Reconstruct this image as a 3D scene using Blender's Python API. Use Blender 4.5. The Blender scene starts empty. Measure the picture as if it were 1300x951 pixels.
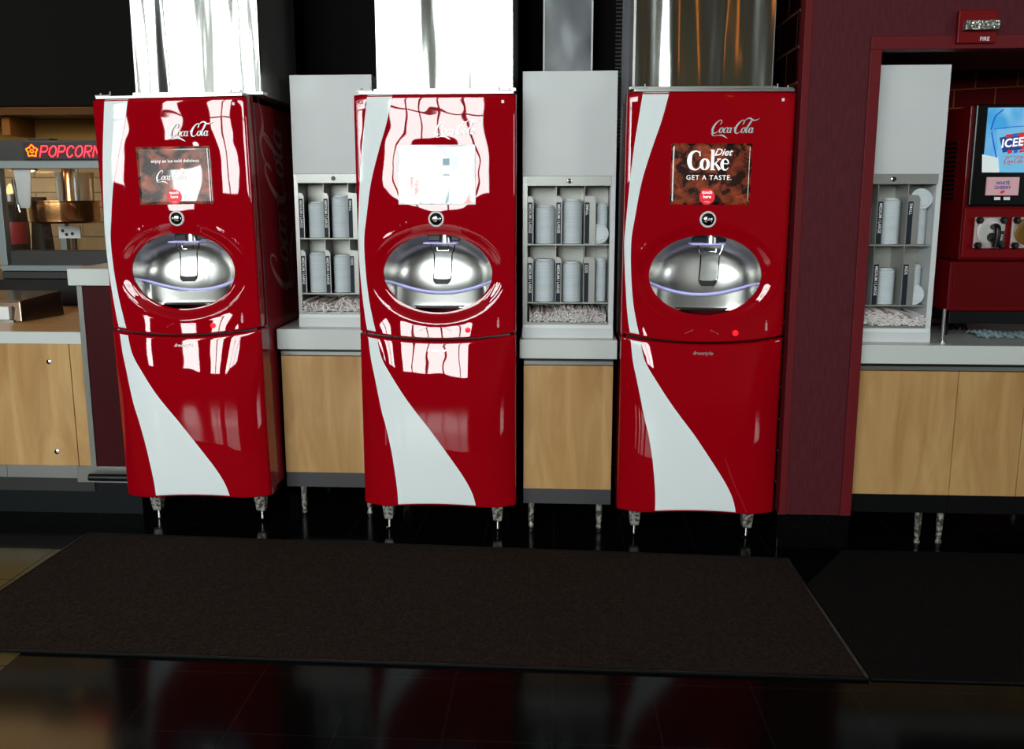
import bpy, bmesh, math, random
from mathutils import Vector, Matrix
random.seed(7)
PI = math.pi
SC = bpy.context.scene
COL = SC.collection

# ------------------------------------------------------------------ camera
F, YAW, PIT, HC = 1080.0, .0515, .164, 1.604
fw = Vector((-math.sin(YAW)*math.cos(PIT), math.cos(YAW)*math.cos(PIT), -math.sin(PIT)))
rt = Vector((math.cos(YAW), math.sin(YAW), 0)); up = rt.cross(fw)
cam_d = bpy.data.cameras.new('camera'); cam = bpy.data.objects.new('camera', cam_d); COL.objects.link(cam)
cam_d.sensor_fit = 'HORIZONTAL'; cam_d.sensor_width = 36; cam_d.lens = F/1300*36
cam_d.shift_y = -(475.5-431)/1300
cam_d.clip_start = .05; cam_d.clip_end = 100
R = Matrix((rt, up, -fw)).transposed()
cam.matrix_world = Matrix.Translation((0, 0, HC)) @ R.to_4x4()
SC.camera = cam

def at(x, y, Y):                       # a pixel of the photo on the upright plane at depth Y
    d = rt*((x-650)/F) + up*((431-y)/F) + fw
    t = Y/d.y
    return Vector((t*d.x, Y, HC+t*d.z))
def at_z(x, y, z):
    d = rt*((x-650)/F) + up*((431-y)/F) + fw
    t = (z-HC)/d.z
    return Vector((t*d.x, t*d.y, z))

# ------------------------------------------------------------------ materials
def srgb(c):
    return tuple(((v/255)/12.92 if v/255 <= .04045 else (((v/255)+.055)/1.055)**2.4) for v in c) + (1,)
def mat(name, col, rough=.5, metal=0., coat=0., emis=None, es=0., trans=0., alpha=1., bump=None, spec=.5, coat_rough=.03, ior=1.45):
    m = bpy.data.materials.new(name); m.use_nodes = True
    nt = m.node_tree; b = nt.nodes['Principled BSDF']
    c = col if len(col) == 4 else srgb(col)
    b.inputs['Base Color'].default_value = c
    b.inputs['Roughness'].default_value = rough; b.inputs['Metallic'].default_value = metal
    b.inputs['Coat Weight'].default_value = coat; b.inputs['Coat Roughness'].default_value = coat_rough
    b.inputs['Specular IOR Level'].default_value = spec; b.inputs['IOR'].default_value = ior
    b.inputs['Transmission Weight'].default_value = trans; b.inputs['Alpha'].default_value = alpha
    if emis: b.inputs['Emission Color'].default_value = srgb(emis); b.inputs['Emission Strength'].default_value = es
    if bump:                            # (scale xyz, strength, distance)
        sc, st, di = bump
        tc = nt.nodes.new('ShaderNodeTexCoord'); mp = nt.nodes.new('ShaderNodeMapping'); nz = nt.nodes.new('ShaderNodeTexNoise'); bp = nt.nodes.new('ShaderNodeBump')
        mp.inputs['Scale'].default_value = sc; nz.inputs['Scale'].default_value = 1; nz.inputs['Detail'].default_value = 1.5
        bp.inputs['Strength'].default_value = st; bp.inputs['Distance'].default_value = di
        nt.links.new(tc.outputs['Object'], mp.inputs['Vector']); nt.links.new(mp.outputs[0], nz.inputs['Vector'])
        nt.links.new(nz.outputs['Fac'], bp.inputs['Height']); nt.links.new(bp.outputs[0], b.inputs['Normal'])
        if coat: nt.links.new(bp.outputs[0], b.inputs['Coat Normal'])
    return m
def noise_mix(m, c1, c2, scale=(1, 1, 1), detail=4, lo=.35, hi=.65, dist=0., rough=.55):
    nt = m.node_tree; b = nt.nodes['Principled BSDF']
    tc = nt.nodes.new('ShaderNodeTexCoord'); mp = nt.nodes.new('ShaderNodeMapping'); nz = nt.nodes.new('ShaderNodeTexNoise'); cr = nt.nodes.new('ShaderNodeValToRGB')
    mp.inputs['Scale'].default_value = scale; nz.inputs['Scale'].default_value = 1; nz.inputs['Detail'].default_value = detail
    nz.inputs['Distortion'].default_value = dist; nz.inputs['Roughness'].default_value = rough
    cr.color_ramp.elements[0].position = lo; cr.color_ramp.elements[1].position = hi
    cr.color_ramp.elements[0].color = srgb(c1); cr.color_ramp.elements[1].color = srgb(c2)
    nt.links.new(tc.outputs['Object'], mp.inputs[0]); nt.links.new(mp.outputs[0], nz.inputs['Vector']); nt.links.new(nz.outputs['Fac'], cr.inputs[0])
    nt.links.new(cr.outputs[0], b.inputs['Base Color'])
    return m
def brick_mat(name, c1, c2, mortar, sx, sz, msize, rough, axis='xz', offset=.5):
    m = mat(name, c1, rough, spec=.15); nt = m.node_tree; b = nt.nodes['Principled BSDF']
    tc = nt.nodes.new('ShaderNodeTexCoord'); sp = nt.nodes.new('ShaderNodeSeparateXYZ'); cb = nt.nodes.new('ShaderNodeCombineXYZ'); br = nt.nodes.new('ShaderNodeTexBrick')
    nt.links.new(tc.outputs['Object'], sp.inputs[0])
    nt.links.new(sp.outputs['XYZ'.index(axis[0].upper())], cb.inputs[0]); nt.links.new(sp.outputs['XYZ'.index(axis[1].upper())], cb.inputs[1])
    br.inputs['Scale'].default_value = 1; br.inputs['Brick Width'].default_value = sx; br.inputs['Row Height'].default_value = sz
    br.inputs['Mortar Size'].default_value = msize; br.offset = offset; br.inputs['Mortar Smooth'].default_value = .1
    br.inputs['Color1'].default_value = srgb(c1); br.inputs['Color2'].default_value = srgb(c2); br.inputs['Mortar'].default_value = srgb(mortar)
    nt.links.new(cb.outputs[0], br.inputs['Vector']); nt.links.new(br.outputs['Color'], b.inputs['Base Color'])
    bp = nt.nodes.new('ShaderNodeBump'); bp.invert = True; bp.inputs['Distance'].default_value = .002
    nt.links.new(br.outputs['Fac'], bp.inputs['Height']); nt.links.new(bp.outputs[0], b.inputs['Normal'])
    return m

RED = mat('red_gloss_shell', (156, 2, 17), .5, coat=1., bump=((3.2, 3.2, 3.6), .7, .006), spec=0, coat_rough=.015)
STRIPE = mat('white_gloss_stripe', (236, 243, 243), .4, coat=.6, spec=0, coat_rough=.03)
SIDE = mat('dark_red_side_panel', (156, 26, 40), .5, coat=.5, spec=.3, coat_rough=.05)
SIDELOGO = mat('faded_side_lettering', (196, 140, 142), .4, coat=.5)
GREYTRIM = mat('satin_aluminium', (150, 150, 146), .35, metal=.85)
STEEL = mat('stainless_steel', (190, 190, 186), .28, metal=1.)
STEEL2 = mat('dull_steel', (150, 150, 146), .42, metal=.7)
BOWL = mat('brushed_bowl_steel', (212, 212, 208), .3, metal=1.)
CHIM = mat('polished_sheet_steel', (214, 216, 210), .11, metal=1., bump=((9, 9, .8), 1., .008))
DUCT = mat('grey_sheet_steel', (70, 72, 74), .3, metal=.6, bump=((4, 4, 3), .6, .02))
CHROME = mat('chrome', (225, 225, 222), .06, metal=1.)
BADGE = mat('bright_badge_metal', (205, 216, 213), .25, metal=.15)
LILAC = mat('lilac_lit_trim', (200, 200, 245), .25, emis=(170, 170, 255), es=.35)
CLEAR = mat('clear_plastic', (235, 240, 240), .05, trans=.95, alpha=.35)
BLACKP = mat('black_plastic', (12, 12, 13), .35)
WHITEP = mat('white_plastic', (225, 228, 228), .35)
PUSHM = mat('dark_chrome_button', (175, 175, 172), .08, metal=1.)
REDLIT = mat('red_lit_logo', (220, 10, 20), .4, emis=(255, 20, 30), es=1.6)
LEGM = noise_mix(mat('worn_leg_metal', (150, 148, 140), .45, metal=.55), (85, 72, 58), (185, 186, 180), (60, 60, 60), 3, .42, .58)
PANEL = noise_mix(mat('grey_laminate', (190, 192, 192), .45, spec=.3), (204, 207, 207), (212, 215, 215), (2, 2, 2), 2)
RACKM = mat('light_rack_steel', (158, 158, 152), .4, metal=.35)
COUNTER = mat('pale_counter_laminate', (206, 210, 206), .28)
WOOD = noise_mix(mat('maple_veneer', (190, 150, 100), .35, coat=.25, coat_rough=.2), (170, 126, 74), (202, 162, 108), (9, 9, 1.4), 5, .3, .72, 1.2)
WOODTOP = noise_mix(mat('maple_worktop', (200, 160, 110), .4, coat=.2, coat_rough=.1), (200, 150, 92), (220, 176, 122), (2, 9, 9), 5, .3, .7, .8)
KICK = mat('dark_kick_plate', (78, 78, 80), .4, metal=.3)
KICKBLK = mat('black_kick_plate', (16, 16, 17), .25)
MAROON = noise_mix(mat('maroon_vinyl', (82, 26, 34), .6, spec=.2), (70, 22, 28), (84, 27, 35), (120, 120, 14), 3)
MAROONTRIM = mat('maroon_trim_paint', (100, 22, 28), .5, spec=.2)
DKMAROON = mat('dark_maroon_laminate', (60, 12, 17), .4, spec=.15)
BLACKWALL = mat('black_wall_paint', (9, 8, 7), .8, spec=.1)
SOFFIT = mat('charcoal_paint', (17, 16, 14), .8, spec=.1)
GRANITE = noise_mix(mat('black_granite', (10, 10, 11), .12), (6, 6, 7), (44, 44, 46), (260, 260, 260), 2, .62, .78)
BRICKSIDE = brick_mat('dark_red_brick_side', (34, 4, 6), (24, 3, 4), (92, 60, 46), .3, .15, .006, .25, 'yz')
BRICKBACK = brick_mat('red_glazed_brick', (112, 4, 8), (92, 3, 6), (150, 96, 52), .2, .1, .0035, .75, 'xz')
TILEWALL = brick_mat('cream_wall_tile', (168, 150, 116), (158, 140, 106), (120, 102, 74), .34, .11, .005, .5, 'xz')
TAN = mat('tan_wall_paint', (188, 152, 84), .7)
BROWN = mat('dark_brown_wood', (58, 38, 22), .5)
COPPER = mat('copper_steel', (206, 150, 96), .22, metal=1., bump=((14, 14, .6), .6, .01))
BLACKM = mat('black_enamel', (12, 12, 13), .4, spec=.2)
GREYM = mat('grey_painted_metal', (128, 140, 142), .4, metal=.2)
CHAR = mat('charcoal_metal', (44, 43, 42), .45)
SLATE = mat('slate_label_tape', (36, 42, 52), .5, spec=.15)
LIDM = noise_mix(mat('frosted_lid_plastic', (190, 200, 206), .4, spec=.5), (196, 206, 212), (212, 219, 222), (2, 2, 90), 2)
STRAWM = mat('straw_paper', (248, 244, 242), .7)
STRAWB = mat('straw_paper_brown', (196, 160, 152), .7)
ICERED = mat('deep_red_enamel', (92, 2, 7), .45, coat=.15, spec=.1)
SCRBLK = mat('gloss_black_panel', (8, 8, 9), .2, spec=.25)
TEXTW = mat('white_print', (232, 232, 232), .5)
SCRTXT = mat('screen_white', (235, 235, 235), .4, emis=(240, 240, 240), es=.45)
SCRRED = mat('screen_red', (215, 30, 45), .4, emis=(225, 30, 45), es=.4)
NEONR = mat('neon_red_tube', (255, 60, 70), .3, emis=(255, 34, 48), es=7)
NEONO = mat('neon_orange_tube', (255, 110, 10), .3, emis=(255, 92, 6), es=4)
LAMPM = mat('warm_bulb', (255, 220, 150), .3, emis=(255, 200, 130), es=9)
GLASS = mat('cabinet_glass', (240, 240, 240), .02, trans=1., alpha=.05, spec=.3)

def screen_mat(name, base, hi, es, sc=9, lo=.35, hi_p=.75):
    m = mat(name, base, .25, coat=1., coat_rough=.02)
    noise_mix(m, base, hi, (sc, sc, sc*1.1), 3, lo, hi_p, .6)
    nt = m.node_tree; b = nt.nodes['Principled BSDF']
    nt.links.new(b.inputs['Base Color'].links[0].from_socket, b.inputs['Emission Color']); b.inputs['Emission Strength'].default_value = es
    return m
SCR_ICE = screen_mat('cola_ice_screen', (26, 10, 8), (170, 74, 44), .45, 20, .42, .8)
SCR_DIM = screen_mat('cola_bubbles_screen', (48, 42, 40), (176, 96, 76), .5, 13, .4, .75)
SCR_PALE = screen_mat('reflection_washed_screen', (190, 205, 210), (250, 253, 253), .45, 7, .3, .6)  # washed-out reflection on the middle screen is put into these pale colours

# floor: black polished tile, olive tan tile towards the lobby side
FLOORM = mat('polished_floor_tile', (8, 8, 8), .12, spec=.1)
def floor_nodes():
    nt = FLOORM.node_tree; b = nt.nodes['Principled BSDF']
    tc = nt.nodes.new('ShaderNodeTexCoord'); br = nt.nodes.new('ShaderNodeTexBrick'); sp = nt.nodes.new('ShaderNodeSeparateXYZ')
    br.offset = 0; br.inputs['Scale'].default_value = 1; br.inputs['Brick Width'].default_value = .33; br.inputs['Row Height'].default_value = .33; br.inputs['Mortar Size'].default_value = .004
    br.inputs['Color1'].default_value = srgb((92, 80, 44)); br.inputs['Color2'].default_value = srgb((84, 73, 40)); br.inputs['Mortar'].default_value = srgb((40, 34, 22))
    b2 = nt.nodes.new('ShaderNodeTexBrick'); b2.offset = 0; b2.inputs['Scale'].default_value = 1; b2.inputs['Brick Width'].default_value = .33; b2.inputs['Row Height'].default_value = .33; b2.inputs['Mortar Size'].default_value = .003
    b2.inputs['Color1'].default_value = srgb((9, 9, 9)); b2.inputs['Color2'].default_value = srgb((7, 7, 7)); b2.inputs['Mortar'].default_value = srgb((22, 22, 22))
    nt.links.new(tc.outputs['Object'], br.inputs['Vector']); nt.links.new(tc.outputs['Object'], b2.inputs['Vector']); nt.links.new(tc.outputs['Object'], sp.inputs[0])
    lt = nt.nodes.new('ShaderNodeMath'); lt.operation = 'LESS_THAN'; lt.inputs[1].default_value = -1.9; nt.links.new(sp.outputs[0], lt.inputs[0])
    l2 = nt.nodes.new('ShaderNodeMath'); l2.operation = 'LESS_THAN'; l2.inputs[1].default_value = 3.62; nt.links.new(sp.outputs[1], l2.inputs[0])
    l3 = nt.nodes.new('ShaderNodeMath'); l3.operation = 'GREATER_THAN'; l3.inputs[1].default_value = 2.6; nt.links.new(sp.outputs[1], l3.inputs[0])
    mu = nt.nodes.new('ShaderNodeMath'); mu.operation = 'MULTIPLY'; nt.links.new(lt.outputs[0], mu.inputs[0]); nt.links.new(l2.outputs[0], mu.inputs[1])
    m2 = nt.nodes.new('ShaderNodeMath'); m2.operation = 'MULTIPLY'; nt.links.new(mu.outputs[0], m2.inputs[0]); nt.links.new(l3.outputs[0], m2.inputs[1])
    mx = nt.nodes.new('ShaderNodeMix'); mx.data_type = 'RGBA'
    nt.links.new(m2.outputs[0], mx.inputs['Factor']); nt.links.new(b2.outputs['Color'], mx.inputs[6]); nt.links.new(br.outputs['Color'], mx.inputs[7])
    nt.links.new(mx.outputs[2], b.inputs['Base Color'])
floor_nodes()
MATM = noise_mix(mat('brown_entrance_carpet', (38, 31, 27), .95, spec=.1, bump=((420, 420, 420), .6, .003)), (36, 28, 24), (58, 47, 40), (90, 90, 90), 5, .35, .7)
MATD = noise_mix(mat('charcoal_entrance_carpet', (20, 19, 18), .95, spec=.1, bump=((420, 420, 420), .6, .003)), (16, 15, 15), (26, 25, 24), (90, 90, 90), 5)

# ------------------------------------------------------------------ mesh helpers
class MB:
    def __init__(s): s.v = []; s.f = []
    def add(s, vs, fs):
        n = len(s.v); s.v += [tuple(v) for v in vs]; s.f += [tuple(i+n for i in f) for f in fs]; return s
    def box(s, x0, x1, y0, y1, z0, z1):
        return s.add([(x0, y0, z0), (x1, y0, z0), (x1, y1, z0), (x0, y1, z0), (x0, y0, z1), (x1, y0, z1), (x1, y1, z1), (x0, y1, z1)],
                     [(0, 3, 2, 1), (4, 5, 6, 7), (0, 1, 5, 4), (1, 2, 6, 5), (2, 3, 7, 6), (3, 0, 4, 7)])
    def cyl(s, p0, p1, r0, r1=None, n=24, cap=True):
        r1 = r0 if r1 is None else r1
        p0, p1 = Vector(p0), Vector(p1); d = (p1-p0).normalized()
        a = d.orthogonal().normalized(); b = d.cross(a); vs = []
        for p, r in ((p0, r0), (p1, r1)):
            for i in range(n):
                t = 2*PI*i/n; vs.append(p+a*(r*math.cos(t))+b*(r*math.sin(t)))
        fs = [(i, (i+1) % n, n+(i+1) % n, n+i) for i in range(n)]
        if cap: fs += [tuple(range(n-1, -1, -1)), tuple(range(n, 2*n))]
        return s.add(vs, fs)
    def lathe(s, c, prof, n=32, axis='z'):
        vs = []; c = Vector(c)
        for r, h in prof:
            for i in range(n):
                t = 2*PI*i/n
                vs.append(c+(Vector((r*math.cos(t), r*math.sin(t), h)) if axis == 'z' else Vector((r*math.cos(t), -h, r*math.sin(t)))))
        fs = [(j*n+i, j*n+(i+1) % n, (j+1)*n+(i+1) % n, (j+1)*n+i) for j in range(len(prof)-1) for i in range(n)]
        fs += [tuple(range(n-1, -1, -1)), tuple(range((len(prof)-1)*n, len(prof)*n))]
        return s.add(vs, fs)
    def tube(s, pts, r, n=8, closed=False):
        pts = [Vector(p) for p in pts]; m = len(pts); vs = []
        nrm = None
        for i, p in enumerate(pts):
            a = pts[(i-1) % m] if (closed or i > 0) else p
            b = pts[(i+1) % m] if (closed or i < m-1) else p
            d = (b-a).normalized()
            if nrm is None: nrm = d.orthogonal().normalized()
            nrm = (nrm-d*nrm.dot(d)).normalized(); q = d.cross(nrm)
            for k in range(n):
                t = 2*PI*k/n; vs.append(p+nrm*(r*math.cos(t))+q*(r*math.sin(t)))
        fs = []
        for i in range(m if closed else m-1):
            j = (i+1) % m
            for k in range(n): fs.append((i*n+k, i*n+(k+1) % n, j*n+(k+1) % n, j*n+k))
        if not closed: fs += [tuple(range(n-1, -1, -1)), tuple(range((m-1)*n, m*n))]
        return s.add(vs, fs)
    def grid(s, fn, us, vs_, flip=False):
        V = [fn(u, v) for v in vs_ for u in us]; n = len(us)
        fs = [(j*n+i, j*n+i+1, (j+1)*n+i+1, (j+1)*n+i) for j in range(len(vs_)-1) for i in range(n-1)]
        if flip: fs = [f[::-1] for f in fs]
        return s.add(V, fs)
    def prism(s, poly, y0, y1):                    # polygon in x,z extruded along y
        n = len(poly)
        vs = [(x, y0, z) for x, z in poly]+[(x, y1, z) for x, z in poly]
        return s.add(vs, [tuple(range(n)), tuple(range(2*n-1, n-1, -1))]+[(i, i+n, (i+1) % n+n, (i+1) % n) for i in range(n)])
    def build(s, name, m, parent=None, smooth=False, bevel=0., fixn=True):
        me = bpy.data.meshes.new(name); me.from_pydata(s.v, [], s.f); me.update()
        if fixn:
            bm = bmesh.new(); bm.from_mesh(me); bmesh.ops.recalc_face_normals(bm, faces=bm.faces); bm.to_mesh(me); bm.free()
        if smooth:
            me.polygons.foreach_set('use_smooth', [True]*len(me.polygons))
            if smooth != 'all':
                try: me.set_sharp_from_angle(angle=math.radians(40))
                except Exception: pass
        me.materials.append(m)
        o = bpy.data.objects.new(name, me); COL.objects.link(o)
        if parent: o.parent = parent
        if bevel:
            b = o.modifiers.new('bevel', 'BEVEL'); b.width = bevel; b.segments = 2; b.limit_method = 'ANGLE'; b.harden_normals = False
        return o

def tag(o, label=None, cat=None, group=None, kind=None):
    if label: o['label'] = label
    if cat: o['category'] = cat
    if group: o['group'] = group
    if kind: o['kind'] = kind
    return o
def thing(name, label, cat, loc=(0, 0, 0), group=None, rot=(0, 0, 0)):
    o = bpy.data.objects.new(name, None); COL.objects.link(o); o.location = loc; o.rotation_euler = rot; o.empty_display_size = .1
    return tag(o, label, cat, group)
def struct(o): o['kind'] = 'structure'; return o
def kids(o): return [c for c in bpy.data.objects if c.parent == o]
def copy_tree(o, parent=None):
    c = o.copy(); COL.objects.link(c)
    if parent: c.parent = parent
    for ch in kids(o): copy_tree(ch, c)
    return c
def bx(name, m, parent, x0, x1, y0, y1, z0, z1, bevel=.002): return MB().box(x0, x1, y0, y1, z0, z1).build(name, m, parent, bevel=bevel)

def text2d(s, size=1., bold=0., shear=0., align='CENTER', space=1.):
    c = bpy.data.curves.new('t', 'FONT'); c.body = s; c.size = size; c.offset = bold; c.shear = shear; c.align_x = align; c.align_y = 'CENTER'; c.space_character = space
    c.resolution_u = 3
    o = bpy.data.objects.new('t', c); COL.objects.link(o)
    bpy.context.view_layer.update()
    me = bpy.data.meshes.new_from_object(o.evaluated_get(bpy.context.evaluated_depsgraph_get()))
    vs = [(v.co.x, v.co.y) for v in me.vertices]; fs = [tuple(p.vertices) for p in me.polygons]
    bpy.data.objects.remove(o); bpy.data.meshes.remove(me); bpy.data.curves.remove(c)
    return vs, fs
def catmull(pts, n=6):
    out = []
    P = [pts[0]]+list(pts)+[pts[-1]]
    for i in range(1, len(P)-2):
        for k in range(n):
            t = k/n
            out.append(tuple(.5*((2*P[i][j])+(-P[i-1][j]+P[i+1][j])*t+(2*P[i-1][j]-5*P[i][j]+4*P[i+1][j]-P[i+2][j])*t*t+(-P[i-1][j]+3*P[i][j]-3*P[i+1][j]+P[i+2][j])*t**3) for j in range(len(pts[0]))))
    out.append(tuple(pts[-1])); return out
def strokes2d(strokes, shear=0., n=6):              # each stroke: list of (x, y, width)
    V, Fc = [], []
    for st in strokes:
        pts = catmull(st, n) if len(st) > 2 else st
        base = len(V)
        for i, (x, y, w) in enumerate(pts):
            a = pts[max(i-1, 0)]; b = pts[min(i+1, len(pts)-1)]
            dx, dy = b[0]-a[0], b[1]-a[1]; L = math.hypot(dx, dy) or 1
            nx, ny = -dy/L*w/2, dx/L*w/2
            for sg in (1, -1): V.append((x+sg*nx+shear*(y+sg*ny), y+sg*ny))
        for i in range(len(pts)-1): Fc.append((base+2*i, base+2*i+1, base+2*i+3, base+2*i+2))
    return V, Fc
def oval(cx, cy, rx, ry, wl=.1, wt=.035, a0=60, a1=420):
    out = []
    for k in range(13):
        a = math.radians(a0+(a1-a0)*k/12)
        out.append((cx+rx*math.cos(a), cy+ry*math.sin(a), wt+(wl-wt)*abs(math.cos(a))))
    return out
def script_logo():                                  # flowing two-word script, about 3.3 wide, 1 tall
    S = []
    def bigC(x):
        S.append([(x+.50, .66, .03), (x+.58, .82, .06), (x+.52, .98, .05), (x+.36, .98, .07), (x+.16, .74, .12), (x+.05, .4, .16), (x+.10, .1, .13), (x+.28, -.02, .07), (x+.48, .10, .04), (x+.62, .3, .03)])
    bigC(0)
    S.append([(.10, .14, .05), (.12, -.08, .09), (.30, -.22, .05), (.62, -.17, .04), (.92, -.17, .10), (1.18, -.28, .09), (1.45, -.42, .01)])
    S.append(oval(.74, .22, .13, .2)); S.append([(.80, .44, .03), (.90, .34, .03), (1.0, .42, .03)])
    S.append([(1.20, .36, .07), (1.14, .44, .04), (1.02, .36, .07), (.96, .2, .1), (1.02, .04, .07), (1.14, .04, .04), (1.26, .18, .03)])
    S.append(oval(1.36, .22, .13, .2)); S.append([(1.50, .42, .09), (1.47, .2, .1), (1.50, .04, .07), (1.60, .06, .03)])
    S.append([(1.68, .40, .09), (1.82, .42, .09)])
    bigC(1.78)
    k0 = len(S)
    S.append([(2.24, .74, .03), (2.34, 1.02, .05), (2.62, 1.16, .09), (2.95, 1.0, .10), (3.2, 1.02, .06), (3.42, 1.16, .01)])
    S.append(oval(2.42, .22, .13, .2)); S.append([(2.5, .44, .03), (2.62, .5, .03), (2.74, .8, .03)])
    S.append([(2.74, .5, .03), (2.86, .86, .05), (2.80, .98, .05), (2.70, .6, .09), (2.66, .2, .1), (2.72, .03, .06), (2.84, .14, .03)])
    S.append(oval(3.0, .22, .13, .2)); S.append([(3.14, .42, .09), (3.11, .2, .1), (3.15, .03, .06), (3.28, .12, .02)])
    S[k0:] = [[(x+.06, y, w) for x, y, w in st] for st in S[k0:]]
    return strokes2d(S, .28)
LOGO = script_logo()

def front2d(mb, vf, x0, z0, s, fn):                 # put flat lettering on the surface y = fn(x, z)
    vs = [(x0+x*s, 0, z0+y*s) for x, y in vf[0]]
    return mb.add([(x, fn(x, z), z) for x, _, z in vs], vf[1])
def solidify(o, t): m = o.modifiers.new('solid', 'SOLIDIFY'); m.thickness = t; m.offset = 0; return o

# ------------------------------------------------------------------ drinks machine
HW, ZB, ZS, ZT = .362, .17, .996, 2.059
EA, EB, EU, EZ = .249, .178, .004, 1.267
def lerp(a, b, t): return a+(b-a)*t
_prof = [(.1, .042), (.3, .056), (.5, .066), (.6, .067), (.7, .0635), (.8, .0495), (.9, .033), (1.0, .017), (1.1, .004), (1.2, 0), (3, 0)]
def belly(z):
    for i in range(len(_prof)-1):
        if z <= _prof[i+1][0]:
            t = (z-_prof[i][0])/(_prof[i+1][0]-_prof[i][0])
            p = [_prof[max(i-1, 0)][1], _prof[i][1], _prof[i+1][1], _prof[min(i+2, len(_prof)-1)][1]]
            if i >= 9: return 0
            return .5*(2*p[1]+(-p[0]+p[2])*t+(2*p[0]-5*p[1]+4*p[2]-p[3])*t*t+(-p[0]+3*p[1]-3*p[2]+p[3])*t**3)
    return 0
def zseam(u): return ZS-.030*(1-(u/HW)**2)
def zbot(u): return ZB-.003+.014*max(0, 1-(u/.24)**2)
def smooth(t): t = min(max(t, 0), 1); return t*t*(3-2*t)
def surf(u, z, top=None, bot=None, R_=.016):
    q = u/HW
    y = -(.012*(1-q*q)+belly(z)*(1-abs(q)**5))
    e = math.hypot((u-EU)/EA, (z-EZ)/EB)
    if z > .98:
        if e < 1.30:
            y += .013*smooth((1.27-e)/.26)
        y -= .0018*math.exp(-((e-1.29)/.03)**2)
        # slight dishing round the touch screen
        y += .006*math.exp(-((u)/.22)**2-((z-1.72)/.16)**2)
    ed = [HW-abs(u)]
    if top is not None: ed.append(top-z)
    if bot is not None: ed.append((z-bot)*3 if bot > .5 else z-bot)
    for d in ed:
        if d < R_:
            d = max(d, 0); y += R_-math.sqrt(max(R_*R_-(R_-d)**2, 0))
    return y
def su(u, z, off=.0016):
    if z > ZS: return surf(u, z, ZT, zseam(u)+.004)-off
    return surf(u, z, zseam(u)-.0065, zbot(u))-off

def edge_vals(a, b, n, r=.02):
    inner = [a+r+(b-a-2*r)*i/n for i in range(n+1)]
    e = [0, .0015, .004, .008, .013]
    return [a+x for x in e]+inner+[b-x for x in reversed(e)]

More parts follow.
